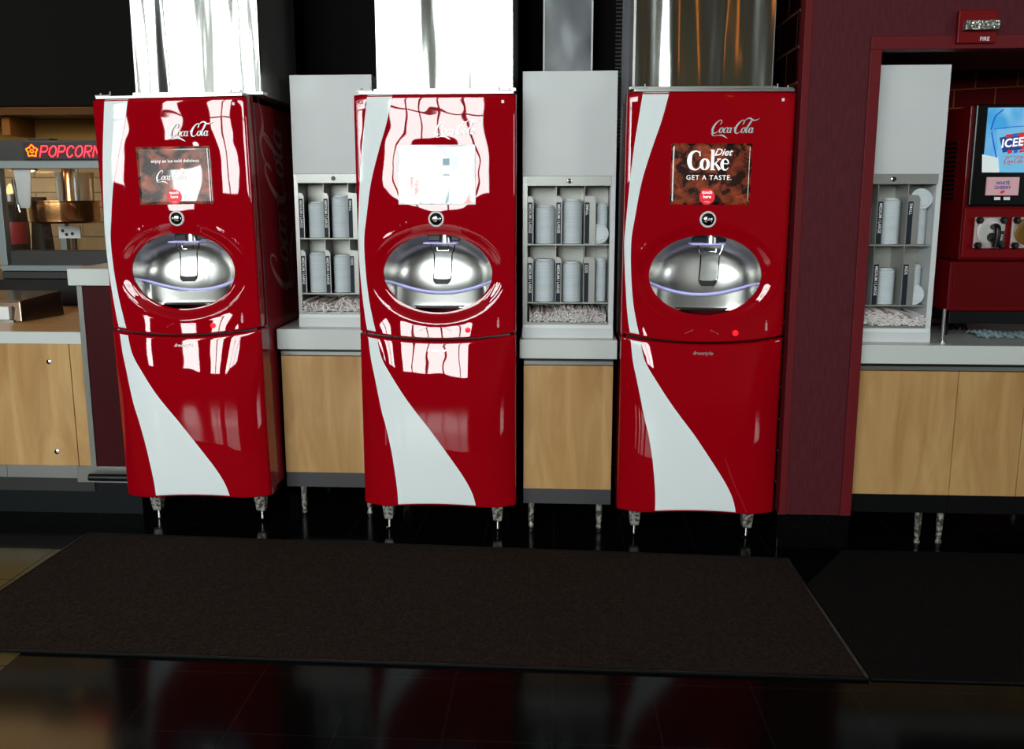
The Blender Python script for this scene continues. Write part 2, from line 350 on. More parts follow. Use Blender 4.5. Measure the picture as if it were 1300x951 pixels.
def make_machine():
    t = thing('beverage_dispenser', 'x', 'drink dispenser')
    # --- cabinet body behind the doors
    mb = MB().box(-HW+.012, HW-.012, .26, .72, ZB+.01, ZT-.015); mb.box(-HW+.012, -HW+.03, .10, .26, ZB+.01, ZT-.015); mb.box(HW-.03, HW-.012, .10, .26, ZB+.01, ZT-.015)
    mb.box(-HW+.03, HW-.03, .10, .26, ZT-.03, ZT-.015); mb.box(-HW+.03, HW-.03, .10, .26, ZB+.01, ZB+.03)
    body = mb.build('cabinet', SIDE, t)
    MB().box(-HW+.03, HW-.03, .03, .10, .93, 1.02).build('seam_backing', BLACKP, t)
    for s in (-1, 1):                     # aluminium strip between door and side, and the faint lettering
        x = s*(HW-.010)
        mb = MB().box(min(x, x-s*.01), max(x, x-s*.01), .098, .132, ZB+.012, ZT-.02)
        mb.build('corner_strip', GREYTRIM, t, bevel=.003)
    lg = MB(); sc = .82/3.3
    lg.add([(HW-.0105, .56-(y*sc)*1.1-.06, 1.12+x*sc) for x, y in LOGO[0]], LOGO[1])
    lg.build('side_lettering', SIDELOGO, body)
    # --- upper door: rings from the bowl opening out to the door outline
    NT = 176; rings = [0, .03, .07, .11, .15, .19, .22, .25, .28, .32, .37, .42, .47, .52, .57, .62, .67, .72, .77, .82, .86, .9, .93, .955, .972, .984, .992, .997, 1]
    def outline(th):
        c, s = math.cos(th), math.sin(th)
        tx = ((HW-EU) if c > 0 else (-HW-EU))/c if abs(c) > 1e-6 else 1e9
        tz = (ZT-EZ)/s if s > 1e-6 else 1e9
        if s < -1e-6:
            tz = (zseam(0)+.003-EZ)/s
            for _ in range(8):
                tz = (zseam(max(-HW, min(HW, EU+c*tz)))+.003-EZ)/s
        k = min(tx, tz); return EU+c*k, EZ+s*k
    ths = [2*PI*i/NT for i in range(NT)]
    corners = []
    for cx, cz in ((-HW, ZT), (HW, ZT), (-HW, zseam(HW)+.003), (HW, zseam(HW)+.003)):
        corners.append(math.atan2(cz-EZ, cx-EU) % (2*PI))
    for c in corners:
        i = min(range(NT), key=lambda k: abs(ths[k]-c)); ths[i] = c
    V = []
    for r in rings:
        for th in ths:
            ox, oz = outline(th)
            a2 = math.atan2(math.sin(th)/EB, math.cos(th)/EA)
            ix, iz = EU+EA*math.cos(a2), EZ+EB*math.sin(a2)
            u, z = lerp(ix, ox, r), lerp(iz, oz, r)
            V.append((u, surf(u, z, ZT, zseam(u)+.003), z))
    n = NT; nr = len(rings)
    Fc = [(j*n+i, j*n+(i+1) % n, (j+1)*n+(i+1) % n, (j+1)*n+i) for j in range(nr-1) for i in range(n)]
    # sides of the shell back to the cabinet, and the lip round the opening
    for i in range(n): x, y, z = V[(nr-1)*n+i]; V.append((x, .088, z))
    Fc += [((nr-1)*n+i, (nr-1)*n+(i+1) % n, nr*n+(i+1) % n, nr*n+i) for i in range(n)]
    for i in range(n): x, y, z = V[i]; V.append((x, y+.012, z))
    Fc += [(i, (nr+1)*n+i, (nr+1)*n+(i+1) % n, (i+1) % n) for i in range(n)]
    door = MB().add(V, Fc).build('upper_door', RED, t, smooth=True)
    # --- lower door
    us = edge_vals(-HW, HW, 44); ws = [0, .003, .008, .015, .025]+[.03+.94*i/50 for i in range(51)]+[.975, .985, .992, .997, 1]
    mb = MB()
    def low(u, w):
        z = lerp(zbot(u), zseam(u)-.0065, w); return (u, surf(u, z, zseam(u)-.0065, zbot(u), .01), z)
    mb.grid(low, us, ws)
    loop = [low(u, 0) for u in us]+[low(HW, w) for w in ws[1:]]+[low(u, 1) for u in reversed(us[:-1])]+[low(-HW, w) for w in reversed(ws[1:-1])]
    m_ = len(loop); mb.add(loop+[(x, .088, z) for x, y, z in loop], [(i, (i+1) % m_, m_+(i+1) % m_, m_+i) for i in range(m_)])
    bm_ldoor = mb.build('lower_door', RED, t, smooth=True)
    # dark backing behind the seam
    MB().box(-HW+.01, HW-.01, .03, .098, ZB+.03, ZT-.02)
    # --- white ribbon stripe: edges read off the front, one per height
    # (pixel edges of the middle machine, on its front plane)
    P = [(118.5, 466.5, 499), (156, 462.5, 491), (191, 459, 481), (232, 456.5, 471), (274.6, 454.8, 465.3), (305, 453.8, 462.3), (343, 456.5, 464), (381, 460.5, 468.6), (406, 464, 474), (421, 467, 478),
         (452, 471.5, 486), (477, 477.6, 501.4), (502, 483.7, 519), (520, 488, 533), (540, 494, 549), (569, 500.3, 570), (600, 505, 591), (621, 507.3, 601.5), (641, 508, 606.5)]
    E_ = []
    for y, xl, xr in P:
        a = at(xl, y, 3.845); b = at(xr, y, 3.845); E_.append((a.z, a.x+.542, b.x+.542))
    E_ = catmull(E_, 8)
    def edges(z):
        for i in range(len(E_)-1):
            if E_[i][0] >= z >= E_[i+1][0]:
                k = (E_[i][0]-z)/((E_[i][0]-E_[i+1][0]) or 1)
                return lerp(E_[i][1], E_[i+1][1], k), lerp(E_[i][2], E_[i+1][2], k)
        e = E_[0] if z > E_[0][0] else E_[-1]
        return e[1], e[2]
    for par, za, zb in ((door, lambda u: ZT-.003, lambda u: zseam(u)+.005), (bm_ldoor, lambda u: zseam(u)-.008, lambda u: zbot(u)+.002)):
        mb = MB(); N = 90; M_ = 12; VV = []
        for j in range(N+1):
            w = j/N
            for i in range(M_+1):
                k = i/M_
                z = lerp(za(0), zb(0), w)
                for _ in range(4):
                    l, r = edges(z); u = lerp(l, r, k); u = max(u, -HW+.0005); z = lerp(za(u), zb(u), w)
                VV.append((u, su(u, z, .0012), z))
        mb.add(VV, [(j*(M_+1)+i, j*(M_+1)+i+1, (j+1)*(M_+1)+i+1, (j+1)*(M_+1)+i) for j in range(N) for i in range(M_)])
        mb.build('white_stripe', STRIPE, par, smooth='all')
    # --- bright badge, arrows, small print
    mb = MB(); front2d(mb, LOGO, .000, 1.884, .190/3.5, lambda x, z: su(x, z, .004)); solidify(mb.build('script_badge', BADGE, door), .003)
    mb = MB()
    for x0, s in ((-.062, -1), (.050, 1)):
        mb = MB(); tri = [(x0+s*.017, 1.008), (x0-s*.016, 1.024), (x0-s*.016, .992)]
        mb.tube([(x, su(x, z, .001), z) for x, z in tri], .0012, 5, True).build('arrow_mark', SIDELOGO, door)
    mb = MB().lathe((.143, su(.143, 1.012, 0), 1.012), [(.0005, .001), (.0125, .001), (.0125, .003), (.001, .004)], 20, 'y')
    mb.build('indicator_light', REDLIT, door)
    mb = MB(); x0, z0 = .281, 1.045
    prof = [(-.004, -.022), (.004, -.022), (.0055, -.012), (.0045, 0), (.0055, .008), (.002, .014), (.002, .024), (-.002, .024), (-.002, .014), (-.0055, .008), (-.0045, 0), (-.0055, -.012)]
    mb.add([(x0+x, su(x0+x, z0+z, .0018), z0+z) for x, z in prof], [tuple(range(12))]); mb.build('bottle_mark', SIDELOGO, door)
    mb = MB(); front2d(mb, text2d('freestyle', .022, .0004, .3, space=1.1), .0, .921, 1., lambda x, z: su(x, z, .0018))
    mb.add([(x, su(x, z, .0018), z) for x, z in ((-.046, .9175), (-.03, .9175), (-.03, .9190), (-.046, .9190))]+[(x, su(x, z, .0018), z) for x, z in ((.03, .9175), (.046, .9175), (.046, .9190), (.03, .9190))], [(0, 1, 2, 3), (4, 5, 6, 7)])
    mb.build('small_lettering', GREYTRIM, bm_ldoor)
    mb = MB(); mb.grid(lambda u, z: (u, su(u, z, .0015), z), [.297, .309], [2.018, 2.031]); mb.build('corner_sticker', TEXTW, door)
    # --- push button
    yb = su(.003, 1.514, 0)
    bt = MB().lathe((.003, yb+.003, 1.514), [(.035, 0), (.036, .006), (.033, .010), (.028, .010)], 40, 'y').build('button_ring', WHITEP, door, smooth=True)
    MB().lathe((.003, yb+.003, 1.514), [(.0285, .006), (.0285, .010), (.026, .014), (.019, .0185), (.010, .021), (.001, .0215)], 40, 'y').build('push_button', PUSHM, door, smooth=True)
    mb = MB(); front2d(mb, text2d('PUSH', .0135, .0003), .003, 1.514, 1., lambda x, z: yb-.0205); mb.build('button_lettering', TEXTW, bt)
    # --- stainless bowl
    D = .165; y0 = -.004; um = .243
    def dish(u, z):
        q = math.hypot(u/(EA*1.006), z/(EB*1.006)); k = max(1-q**3.2, 0)
        return D*math.sqrt(k)+.16*z*k
    def zlip(u): return -.036-.062*max(0, 1-(u/um)**2)
    bowl = MB(); nu, nv = 56, 30
    V = []
    for i in range(nu+1):
        u = EA*1.004*math.sin(PI*(i/nu-.5)*.9999)
        rim = EB*1.004*math.sqrt(max(1-(u/(EA*1.004))**2, 0))
        lo = max(zlip(u) if abs(u) < um else -rim, -rim)
        for j in range(nv+1):
            k = .5-.5*math.cos(PI*j/nv); z = lerp(lo, rim, k)
            dd = dish(u, z)
            V.append((EU+u, y0+dd, EZ+z))
    bowl.add(V, [(i*(nv+1)+j, (i+1)*(nv+1)+j, (i+1)*(nv+1)+j+1, i*(nv+1)+j+1) for i in range(nu) for j in range(nv)])
    bo = bowl.build('bowl', BOWL, t, smooth='all', fixn=False)
    arc = []
    for i in range(41):
        u = um*math.sin(PI*(i/40-.5)); arc.append((EU+u, y0+dish(u, zlip(u)), EZ+zlip(u)))
    # lilac-lit lip, sagging towards the middle
    MB().tube([(x, y-.004, z) for x, y, z in arc], .0045, 8).build('lit_lip', LILAC, bo, smooth=True)
    wall = MB(); V = []
    for x, y, z in arc:
        yy = y*.86+.0; V += [(x, y+.002, z), (x, yy, z-.012), (x, yy, EZ-.157)]
    wall.add(V, [(3*i+k, 3*i+3+k, 3*i+4+k, 3*i+1+k) for i in range(40) for k in (0, 1)])
    wall.build('lower_basin', BOWL, bo, smooth=True)
    tr = MB(); pts = [(x, y*.86, EZ-.157) for x, y, z in arc]
    tr.add(pts+[(x, min(y, .002), EZ-.157) for x, y, z in pts], [(i, i+1, 41+i+1, 41+i) for i in range(40)])
    tr.build('drip_tray', STEEL, bo)
    mb = MB()
    mb.box(-.10, .10, .004, .010, EZ-.157, EZ-.150); mb.box(-.115, .12, .055, .059, EZ-.157, EZ-.152)
    for k in range(13): mb.box(-.096+k*.0155, -.090+k*.0155, .014, .05, EZ-.157, EZ-.1545)
    mb.build('tray_slots', BLACKP, bo)
    mb = MB().lathe((.004, .02, EZ-.157), [(.012, 0), (.012, .003), (.004, .004)], 16); mb.build('tray_screw', CHROME, bo)
    # --- nozzle and glass-clear lever
    nz = MB(); nz.cyl((.036, .065, EZ+.180), (.036, .065, EZ+.138), .032, .034, 28); nz = nz.build('nozzle', STEEL, t, smooth=True)
    MB().box(-.045, .10, .05, .13, EZ+.146, EZ+.20).build('nozzle_housing', BLACKP, nz, bevel=.003)
    MB().box(-.062, .088, .012, .09, EZ+.134, EZ+.140).build('splash_plate', LILAC, nz, bevel=.002)
    lv = MB()
    L = [(-.027, .131), (-.022, .105), (-.014, .085), (-.016, .02), (-.019, -.028), (-.010, -.044)]; Rr = [(.082, .131), (.076, .105), (.068, .085), (.066, .02), (.060, -.028), (.050, -.044)]
    lv.tube(catmull([(x, .03, EZ+z) for x, z in L], 4), .003, 8); lv.tube(catmull([(x, .03, EZ+z) for x, z in Rr], 4), .003, 8)
    lv.tube([(.0, .028, EZ+.128), (.0, .028, EZ+.103), (.052, .028, EZ+.103), (.052, .028, EZ+.128)], .0018, 6)
    lv = lv.build('cup_lever', CHROME, nz, smooth=True)
    sh = MB(); poly = [(-.024, .10), (-.016, .085), (-.017, .02), (-.020, -.03), (.060, -.03), (.066, .02), (.069, .085), (.076, .10)]
    sh.prism([(x, EZ+z) for x, z in poly], .032, .034); sh.build('clear_shield', CLEAR, nz)
    pd = MB(); pd.prism([(-.021, EZ-.022), (-.019, EZ-.038), (-.008, EZ-.050), (.047, EZ-.050), (.058, EZ-.038), (.061, EZ-.022), (.04, EZ-.027), (0, EZ-.027)], .018, .036)
    pd.build('lever_pad', CHAR, nz, bevel=.002)
    # --- top trim and hinge bits
    MB().box(-HW+.028, HW-.012, -.012, .12, ZT-.002, ZT+.012).build('top_rail', STEEL, t, bevel=.002)
    for s in (-1, 1):
        mb = MB().box(s*.31-.035, s*.31+.035, .005, .06, ZT+.012, ZT+.018)
        mb.cyl((s*.33, .03, ZT+.016), (s*.33, .03, ZT+.030), .004); mb.cyl((s*.285, .03, ZT+.016), (s*.285, .03, ZT+.036), .0035)
        mb.build('hinge_bracket', STEEL2, t)
    # --- legs
    for sx in (-1, 1):
        for y in (.11, .64):
            x = sx*.268
            lg = MB()
            lg.add([(x+a*w, y+b*w, z) for z, w in ((ZB+.012, .033), (.055, .021), (.050, .017)) for a, b in ((-1, -1), (1, -1), (1, 1), (-1, 1))],
                   [(0, 1, 5, 4), (1, 2, 6, 5), (2, 3, 7, 6), (3, 0, 4, 7), (4, 5, 9, 8), (5, 6, 10, 9), (6, 7, 11, 10), (7, 4, 8, 11), (3, 2, 1, 0), (8, 9, 10, 11)])
            lg = lg.build('leg', LEGM, t, bevel=.003)
            MB().lathe((x, y, 0), [(.016, 0), (.017, .005), (.009, .009), (.007, .052)], 20).build('levelling_foot', CHROME, lg, smooth=True)
    return t

def screen_base(t, m):
    us = [-.166+.347*i/24 for i in range(25)]; zs = [1.578+.262*i/18 for i in range(19)]
    mb = MB().grid(lambda u, z: (u, su(u, z, .003), z), us, zs); n = len(us)
    return solidify(mb.build('touch_screen', m, t, smooth='all'), .002)
def on_screen(x, z, o=.0055): return su(x, z, o)
def touch_circle(sc, x0=.0, z0=1.612):
    mb = MB(); n = 32; pts = [(x0+.034*math.cos(2*PI*i/n), z0+.034*math.sin(2*PI*i/n)) for i in range(n)]
    mb.add([(x, su(x, z, .005), z) for x, z in pts], [tuple(range(n))]); mb.build('touch_circle', SCRRED, sc)
    mb = MB(); front2d(mb, text2d('touch\nhere', .019, .0006), x0, z0+.010, 1., lambda x, z: on_screen(x, z, .006))
    front2d(mb, text2d('to begin', .007), x0, z0-.021, 1., lambda x, z: on_screen(x, z, .006))
    mb.build('touch_lettering', SCRTXT, sc)

m2 = make_machine(); m2.location = (-.542, 3.85, 0)
m1 = copy_tree(m2); m1.location = (-1.738, 3.915, 0); m1.rotation_euler = (0, -.0158, -.009)
m3 = copy_tree(m2); m3.location = (.656, 3.828, 0); m3.rotation_euler = (0, .0045, .005)
G = 'row of red drink dispensers'
tag(m1, 'leftmost tall red drink dispenser with white ribbon stripe, screen says ice cold delicious', group=G)
tag(m2, 'middle red drink dispenser between the two maple cupboards, pale washed out screen with drink cup', group=G)
tag(m3, 'red drink dispenser against the maroon pillar, screen says GET A TASTE', group=G)
# screens
s = screen_base(m1, SCR_DIM); mb = MB()
front2d(mb, LOGO, -.082, 1.690, .150/3.5, on_screen); front2d(mb, text2d('enjoy an ice cold delicious', .0215, .0002), .015, 1.775, 1., on_screen)
mb.build('screen_lettering', SCRTXT, s); touch_circle(s)
s = screen_base(m3, SCR_ICE); mb = MB()
ck = []
ck.append([(.60, .72, .03), (.55, .88, .06), (.38, .95, .07), (.16, .82, .16), (.08, .5, .24), (.16, .16, .18), (.38, .03, .08), (.56, .10, .05), (.66, .28, .03)]); ck.append([(.60, .95, .03), (.60, .70, .07)])
ck.append(oval(.86, .30, .17, .26, .17, .05)); ck.append([(1.24, 1.0, .16), (1.24, .02, .16)]); ck.append([(1.12, 1.0, .05), (1.26, 1.0, .05)]); ck.append([(1.14, .03, .05), (1.38, .03, .05)])
ck.append([(1.30, .26, .06), (1.58, .56, .05)]); ck.append([(1.38, .36, .08), (1.62, .03, .17)]); ck.append([(1.46, .56, .05), (1.66, .56, .05)])
ck.append([(1.74, .34, .05), (2.02, .34, .05), (2.0, .48, .08), (1.88, .56, .05), (1.76, .48, .12), (1.72, .28, .17), (1.78, .08, .11), (1.92, .02, .06), (2.05, .14, .03)])
front2d(mb, strokes2d(ck), -.094, 1.726, .086, on_screen)
front2d(mb, text2d('Diet', .042, .0006, .4), .055, 1.802, 1., on_screen); front2d(mb, text2d('GET A TASTE.', .0285, .0003, space=1.15), .0, 1.694, 1., on_screen)
mb.build('screen_lettering', SCRTXT, s); touch_circle(s, -.005)
s = screen_base(m2, SCR_PALE)
TEAL = mat('screen_teal', (120, 150, 158), .4, coat=1., emis=(120, 150, 158), es=.4); PINK = mat('screen_pink', (228, 160, 158), .4, coat=1., emis=(228, 160, 158), es=.4)
for xa, xb in ((-.150, -.072), (.088, .166)):
    mb = MB(); mb.grid(lambda u, z: (u, su(u, z, .005), z), [xa, (xa+xb)/2, xb], [1.583, 1.64, 1.70]); mb.build('screen_red_box', PINK, s)
mb = MB(); mb.grid(lambda u, w: ((lambda z: (lerp(-.062, .068, u)*(1 if w > .5 else .94), su(lerp(-.062, .068, u), z, .0053), z))(lerp(1.583, 1.705, w))), [i/8 for i in range(9)], [i/8 for i in range(9)])
mb.grid(lambda u, z: (u, su(u, z, .0053), z), [.035, .05, .066], [1.705, 1.75, 1.78]); mb.build('screen_cup', TEAL, s)
mb = MB(); front2d(mb, LOGO, -.058, 1.650, .115/3.5, lambda x, z: on_screen(x, z, .007)); front2d(mb, LOGO, -.146, 1.650, .070/3.5, lambda x, z: on_screen(x, z, .007)); front2d(mb, LOGO, .092, 1.650, .070/3.5, lambda x, z: on_screen(x, z, .007))
front2d(mb, text2d('FREESTYLE', .016), .0, 1.618, 1., lambda x, z: on_screen(x, z, .007)); mb.build('screen_lettering', SCRTXT, s)

# polished steel duct covers above the machines
def chimney(xa, xb, Y, zt, label, rz=0):
    t = thing('duct_cover', label, 'duct cover', ((xa+xb)/2, Y, zt), 'polished duct covers above the dispensers', (0, 0, rz))
    w = (xb-xa)/2; H = 5.8-zt
    us = [-w+2*w*i/40 for i in range(41)]; zs = [H*i/60 for i in range(61)]
    mb = MB(); mb.grid(lambda u, z: (u, .004*math.sin(u*13+1.1*math.sin(z*1.3))+.003*math.sin(u*31+2+z*.7), z), us, zs)
    mb.build('front_sheet', CHIM, t, smooth='all')
    mb = MB().box(-w, w, .012, .55, 0, H); mb.build('side_sheets', STEEL2, t)
    MB().box(-w-.006, -w+.004, -.002, .02, 0, H).build('edge_fold', STEEL, t); MB().box(w-.004, w+.006, -.002, .02, 0, H).build('edge_fold', STEEL, t)
    MB().box(-w-.02, w+.02, -.01, .05, -.003, .012).build('base_flange', STEEL, t, bevel=.002)
chimney(-1.955, -1.372, 4.00, ZT+.021, 'polished steel duct cover above the leftmost dispenser, patchy reflections', -.018)
chimney(-.806, -.205, 3.93, ZT+.021, 'bright polished steel duct cover above the middle dispenser', -.012)
chimney(.336, .934, 3.91, ZT+.021, 'dark reflecting polished steel duct cover beside the brick wall, amber streak in it')

# ------------------------------------------------------------------ lid and straw units
UY_ = 4.02; ZC = .948; UX = .058
def L(x, y): p = at(x, y, UY_); return p.x-UX, p.z-ZC
UW = .216
def make_unit():
    t = thing('lid_station', 'x', 'lid and straw rack')
    zr1 = L(720, 223.5)[1]; zr0 = L(720, 236)[1]; zf = L(720, 310)[1]; zl = L(720, 384)[1]; zt0 = L(720, 409)[1]; ztop = L(720, 90)[1]
    MB().box(-UW, UW, 0, .30, zr1, ztop).build('upper_panel', PANEL, t, bevel=.002)
    MB().box(-UW, UW, .285, .30, .0, zr1).box(-UW+.026, UW-.026, .150, .153, zl, zr1).build('back_sheet', RACKM, t)
    for s in (-1, 1): MB().box(min(s*UW, s*(UW-.024)), max(s*UW, s*(UW-.024)), 0, .285, 0, zr1).build('side_rail', GREYTRIM if s < 0 else PANEL, t, bevel=.002)
    iw = UW-.024
    r = MB().box(-iw-.004, iw+.004, -.004, .02, zr0, zr1).build('top_rail', STEEL2, t, bevel=.001)
    MB().lathe((0, -.004, (zr0+zr1)/2), [(.011, 0), (.011, .004), (.007, .006)], 20, 'y').build('lock', CHROME, r, smooth=True)
    MB().lathe((0, -.009, (zr0+zr1)/2), [(.006, 0), (.006, .002), (.003, .002)], 16, 'y').build('keyhole_plate', BLACKP, r)
    for z in (zf, zl): MB().box(-iw, iw, .004, .285, z-.006, z).build('shelf', RACKM, t)
    xa, xb = L(706, 280)[0], L(742, 280)[0]
    for x in (xa, xb): MB().box(x-.0015, x+.0015, .004, .149, zl, zr0).build('divider', RACKM, t)
    # bottom: straw trough, frame and plinth
    MB().box(-iw, iw, .0, .28, zt0-.012, zt0).build('straw_tray', STEEL2, t, bevel=.001)
    MB().box(-UW+.003, UW-.003, -.006, .02, .045, zt0-.012).build('lower_frame', WHITEP, t, bevel=.002)
    MB().box(-UW, UW, -.004, .28, 0, .045).build('plinth', PANEL, t, bevel=.001)
    # label tabs
    tabs = []
    for row, (zb_, y1) in enumerate(((zf, 257), (zl, 334))):
        for c, x0 in enumerate((-iw, xa, xb)):
            zt_ = L(720, y1)[1]; hh = zt_-zb_
            w = .027 if c < 2 else .052
            tab = MB(); poly = [(x0, zb_), (x0+w, zb_), (x0+w, zb_+hh+.012), (x0+w-.008, zb_+hh+.026), (x0+.004, zb_+hh+.030), (x0, zb_+hh+.02)]
            tab = tab.prism(poly, -.001, .001).build('label_tab', STEEL2, t)
            MB().box(x0+.001, x0+.0225, -.003, -.001, zb_+.002, zt_).build('label_strip', SLATE, tab)
            s_ = ('MEDIUM / LARGE' if c < 2 else ('SMALL' if row == 0 else 'KIDS'))
            vf = text2d(s_, .0180, .0002, align='LEFT' , space=.98)
            k = min(1, (hh-.016)/max(v[0] for v in vf[0]))
            mb = MB().add([(x0+.0115+y, -.0042, zt_-.008-x*k) for x, y in vf[0]], vf[1]); mb.build('lettering', TEXTW, tab)
    return t, (iw, xa, xb, zf, zl, zt0)
u_mid, UD = make_unit(); iw, xa, xb, zf, zl, zt0 = UD
u_mid.location = (UX, UY_, ZC)
u_left = copy_tree(u_mid); LX = -1.296+UW; u_left.location = (-1.296+UW*.93, 4.205, .965); u_left.scale = (.93, 1, 1)
u_right = copy_tree(u_mid); RX = 1.718-UW; u_right.location = (RX, 3.95, .953)
GU = 'lid and straw racks on the counters'
tag(u_mid, 'lid and straw rack between the middle and pillar-side dispensers, tall grey panel above', group=GU)
tag(u_left, 'lid and straw rack partly hidden behind the middle dispenser, beside the leftmost one', group=GU)
tag(u_right, 'lid and straw rack inside the maroon opening, beside the frozen drink machine', group=GU)

def lid_stack_mesh(r, h):
    prof = [(r-.004, 0)]; n = int(h/.006)
    for i in range(n): prof += [(r, .002+i*.006), (r, .0045+i*.006), (r-.0012, .0055+i*.006)]
    prof += [(r*.82, n*.006+.004), (r*.8, n*.006+.010), (r*.2, n*.006+.010)]
    o = MB().lathe((0, 0, 0), prof, 28); return o
lid_meshes = {}
def lid_stack(ux, uy, uz, x, z, w, h, label):
    k = (round(w, 3), round(h, 3))
    if k not in lid_meshes:
        o = lid_stack_mesh(w/2, h).build('lid_stack', LIDM, smooth=True); lid_meshes[k] = o.data; bpy.data.objects.remove(o)
    o = bpy.data.objects.new('lid_stack', lid_meshes[k]); COL.objects.link(o); o.location = (ux+x, uy+.07, uz+z)
    tag(o, label, 'lids', 'stacks of drink lids in the racks')
specs = [(0, 0, 692, .097, 261), (0, 1, 726.5, .097, 252), (0, 2, 764, .058, 257), (1, 0, 691, .100, 329), (1, 1, 726, .093, 333), (1, 2, 763, .056, 328)]
names = [((u_left), 'rack beside leftmost dispenser'), ((u_mid), 'rack left of pillar-side dispenser'), ((u_right), 'rack inside maroon opening')]
poss = ['upper left bay', 'upper middle bay', 'upper right bay', 'lower left bay', 'lower middle bay', 'lower right bay']
for un, nm in names:
    for i, (row, c, px, w, ytop) in enumerate(specs):
        zb_ = zf if row == 0 else zl
        if un is u_right and row == 1: ytop += 6
        h = L(720, ytop)[1]-zb_-.010
        lid_stack(*un.location, L(px, 300)[0]*un.scale[0], zb_, w, h, f'frosted lid stack, {poss[i]}, {nm}')
def loose_lid(un, x, z, tilt, label, y=.02):
    o = MB().lathe((0, 0, 0), [(.046, 0), (.048, .003), (.043, .005), (.041, .003), (.036, .003), (.034, .007), (.008, .007)], 32, 'y').build('loose_lid', LIDM, smooth=True)
    o.location = (un.location.x+x, un.location.y+y, un.location.z+z); o.rotation_euler = (tilt, 0, 0)
    tag(o, label, 'lid', 'loose lids leaning in the racks')
loose_lid(u_mid, L(760, 300)[0], zf+.048, -.12, 'round frosted lid leaning in the upper right bay left of the pillar-side dispenser')
loose_lid(u_right, .145, zf+.205, -.2, 'round lid tipped on top of the small lid stack in the maroon opening', .035)
loose_lid(u_right, .135, zl+.048, -.12, 'round lid leaning in the lower right bay in the maroon opening')

# straws: wrapped, piled in each tray with their ends to the front
def straw_mesh(name, m, r=.0043, l=.205):
    mb = MB(); n = 7; vs = []
    for y, k in ((0, .35), (.003, .9), (.012, 1.0), (l-.01, 1.), (l, .6)):
        for i in range(n): a = 2*PI*i/n; vs.append((r*k*math.cos(a), y, r*k*math.sin(a)))
    mb.add(vs, [(j*n+i, j*n+(i+1) % n, (j+1)*n+(i+1) % n, (j+1)*n+i) for j in range(4) for i in range(n)]+[tuple(range(n-1, -1, -1)), tuple(range(4*n, 5*n))])
    o = mb.build(name, m, smooth=True); return o
st0 = straw_mesh('straw', STRAWM); st1 = straw_mesh('straw', STRAWB)
rest = MB(); rng = random.Random(5)
def heap_h(x, k): return .058+.012*math.sin(x*19+k)+.006*math.sin(x*47+2*k)
for ui, (un, nm) in enumerate(names):
    cand = []
    for row in range(9):
        for c in range(44):
            x = -iw+.006+(2*iw-.012)*(c+.5*(row % 2))/44.; z = zt0+.006+row*.0078
            if z-zt0 > heap_h(x, ui): continue
            cand.append((x, z, row))
    cand.sort(key=lambda q: -q[1]); rng.shuffle(cand); cand.sort(key=lambda q: -(q[1]-heap_h(q[0], ui)+rng.random()*.03))
    lab = f'white paper wrapped straw, tray of the {nm}'
    for q, (x, z, row) in enumerate(cand):
        x *= un.scale[0]
        y = rng.uniform(-.042, .012); rx, rz = rng.uniform(-.05, .08), rng.uniform(-.10, .10)
        top = z-zt0 > heap_h(x, ui)-.009
        if top: rx = rng.uniform(.0, .12); rz = rng.uniform(-.25, .25)
        kx = iw*un.scale[0]-.014; x = max(-kx, min(kx, x))
        if q < 100:
            src = st0 if (rng.random() < .8) else st1
            o = src.copy(); COL.objects.link(o); o.location = (un.location.x+x, un.location.y+y, un.location.z+z); o.rotation_euler = (rx*.4, 0, rz*.35)
            tag(o, lab, 'straw', f'straws in the {nm}')
        else:
            Mx = Matrix.Translation((un.location.x+x, un.location.y+y, un.location.z+z)) @ Matrix.Rotation(rz*.35, 4, 'Z') @ Matrix.Rotation(rx*.4, 4, 'X')
            rest.add([Mx @ v.co for v in st0.data.vertices], [tuple(p.vertices) for p in st0.data.polygons])
bpy.data.objects.remove(st0); bpy.data.objects.remove(st1)
tag(rest.build('straw_pile', STRAWM, smooth=True), 'remaining white wrapped straws packed beneath in the rack trays', 'straws', kind='stuff')

# ------------------------------------------------------------------ counters between the machines
def kick_leg(p, parent, m=LEGM, z=.13):
    MB().cyl((p[0], p[1], z), (p[0], p[1], .03), .016, .013).lathe((p[0], p[1], 0), [(.014, 0), (.014, .006), (.008, .03), (.008, .04)], 16).build('leg', m, parent, smooth=True)
def base_unit(label, x0, x1, Yf, ztop, doors, depth=.62, kickm=KICK, legs=(), zk0=.132, zk1=.212, strip=True):
    t = thing('base_cupboard', label, 'cupboard', ((x0+x1)/2, Yf, 0), 'maple base cupboards under the counters')
    ox = (x0+x1)/2; w0, w1 = x0-ox, x1-ox
    MB().box(w0+.002, w1-.002, .02, depth, zk0+.01, ztop).build('carcass', CHAR, t)
    s0 = zk1
    z1 = ztop-.032 if strip else ztop-.004
    for a, b in doors: MB().box(a-ox+.0015, b-ox-.0015, 0, .019, s0+.001, z1-.002).build('door', WOOD, t, bevel=.001)
    if strip:
        MB().box(w0+.002, w1-.002, -.001, .02, ztop-.030, ztop-.012).build('metal_strip', GREYTRIM, t, bevel=.001)
        MB().box(w0+.002, w1-.002, .004, .02, ztop-.012, ztop).build('shadow_gap', BLACKP, t)
    for a, b in doors: MB().box(a-ox+.001, b-ox-.001, .002, .019, zk0, s0-.001).build('kick_plate', kickm, t, bevel=.001)
    for px, py in legs: kick_leg((px-ox, py, 0), t, z=zk0+.02)
    return t
base_unit('maple fronted base cupboard between the middle dispenser and the pillar-side dispenser', -.150, .276, 3.965, .857, [(-.150, .276)], legs=[(-.112, .05), (.222, .0+.05), (-.112, .5), (.222, .5)], zk0=.137)
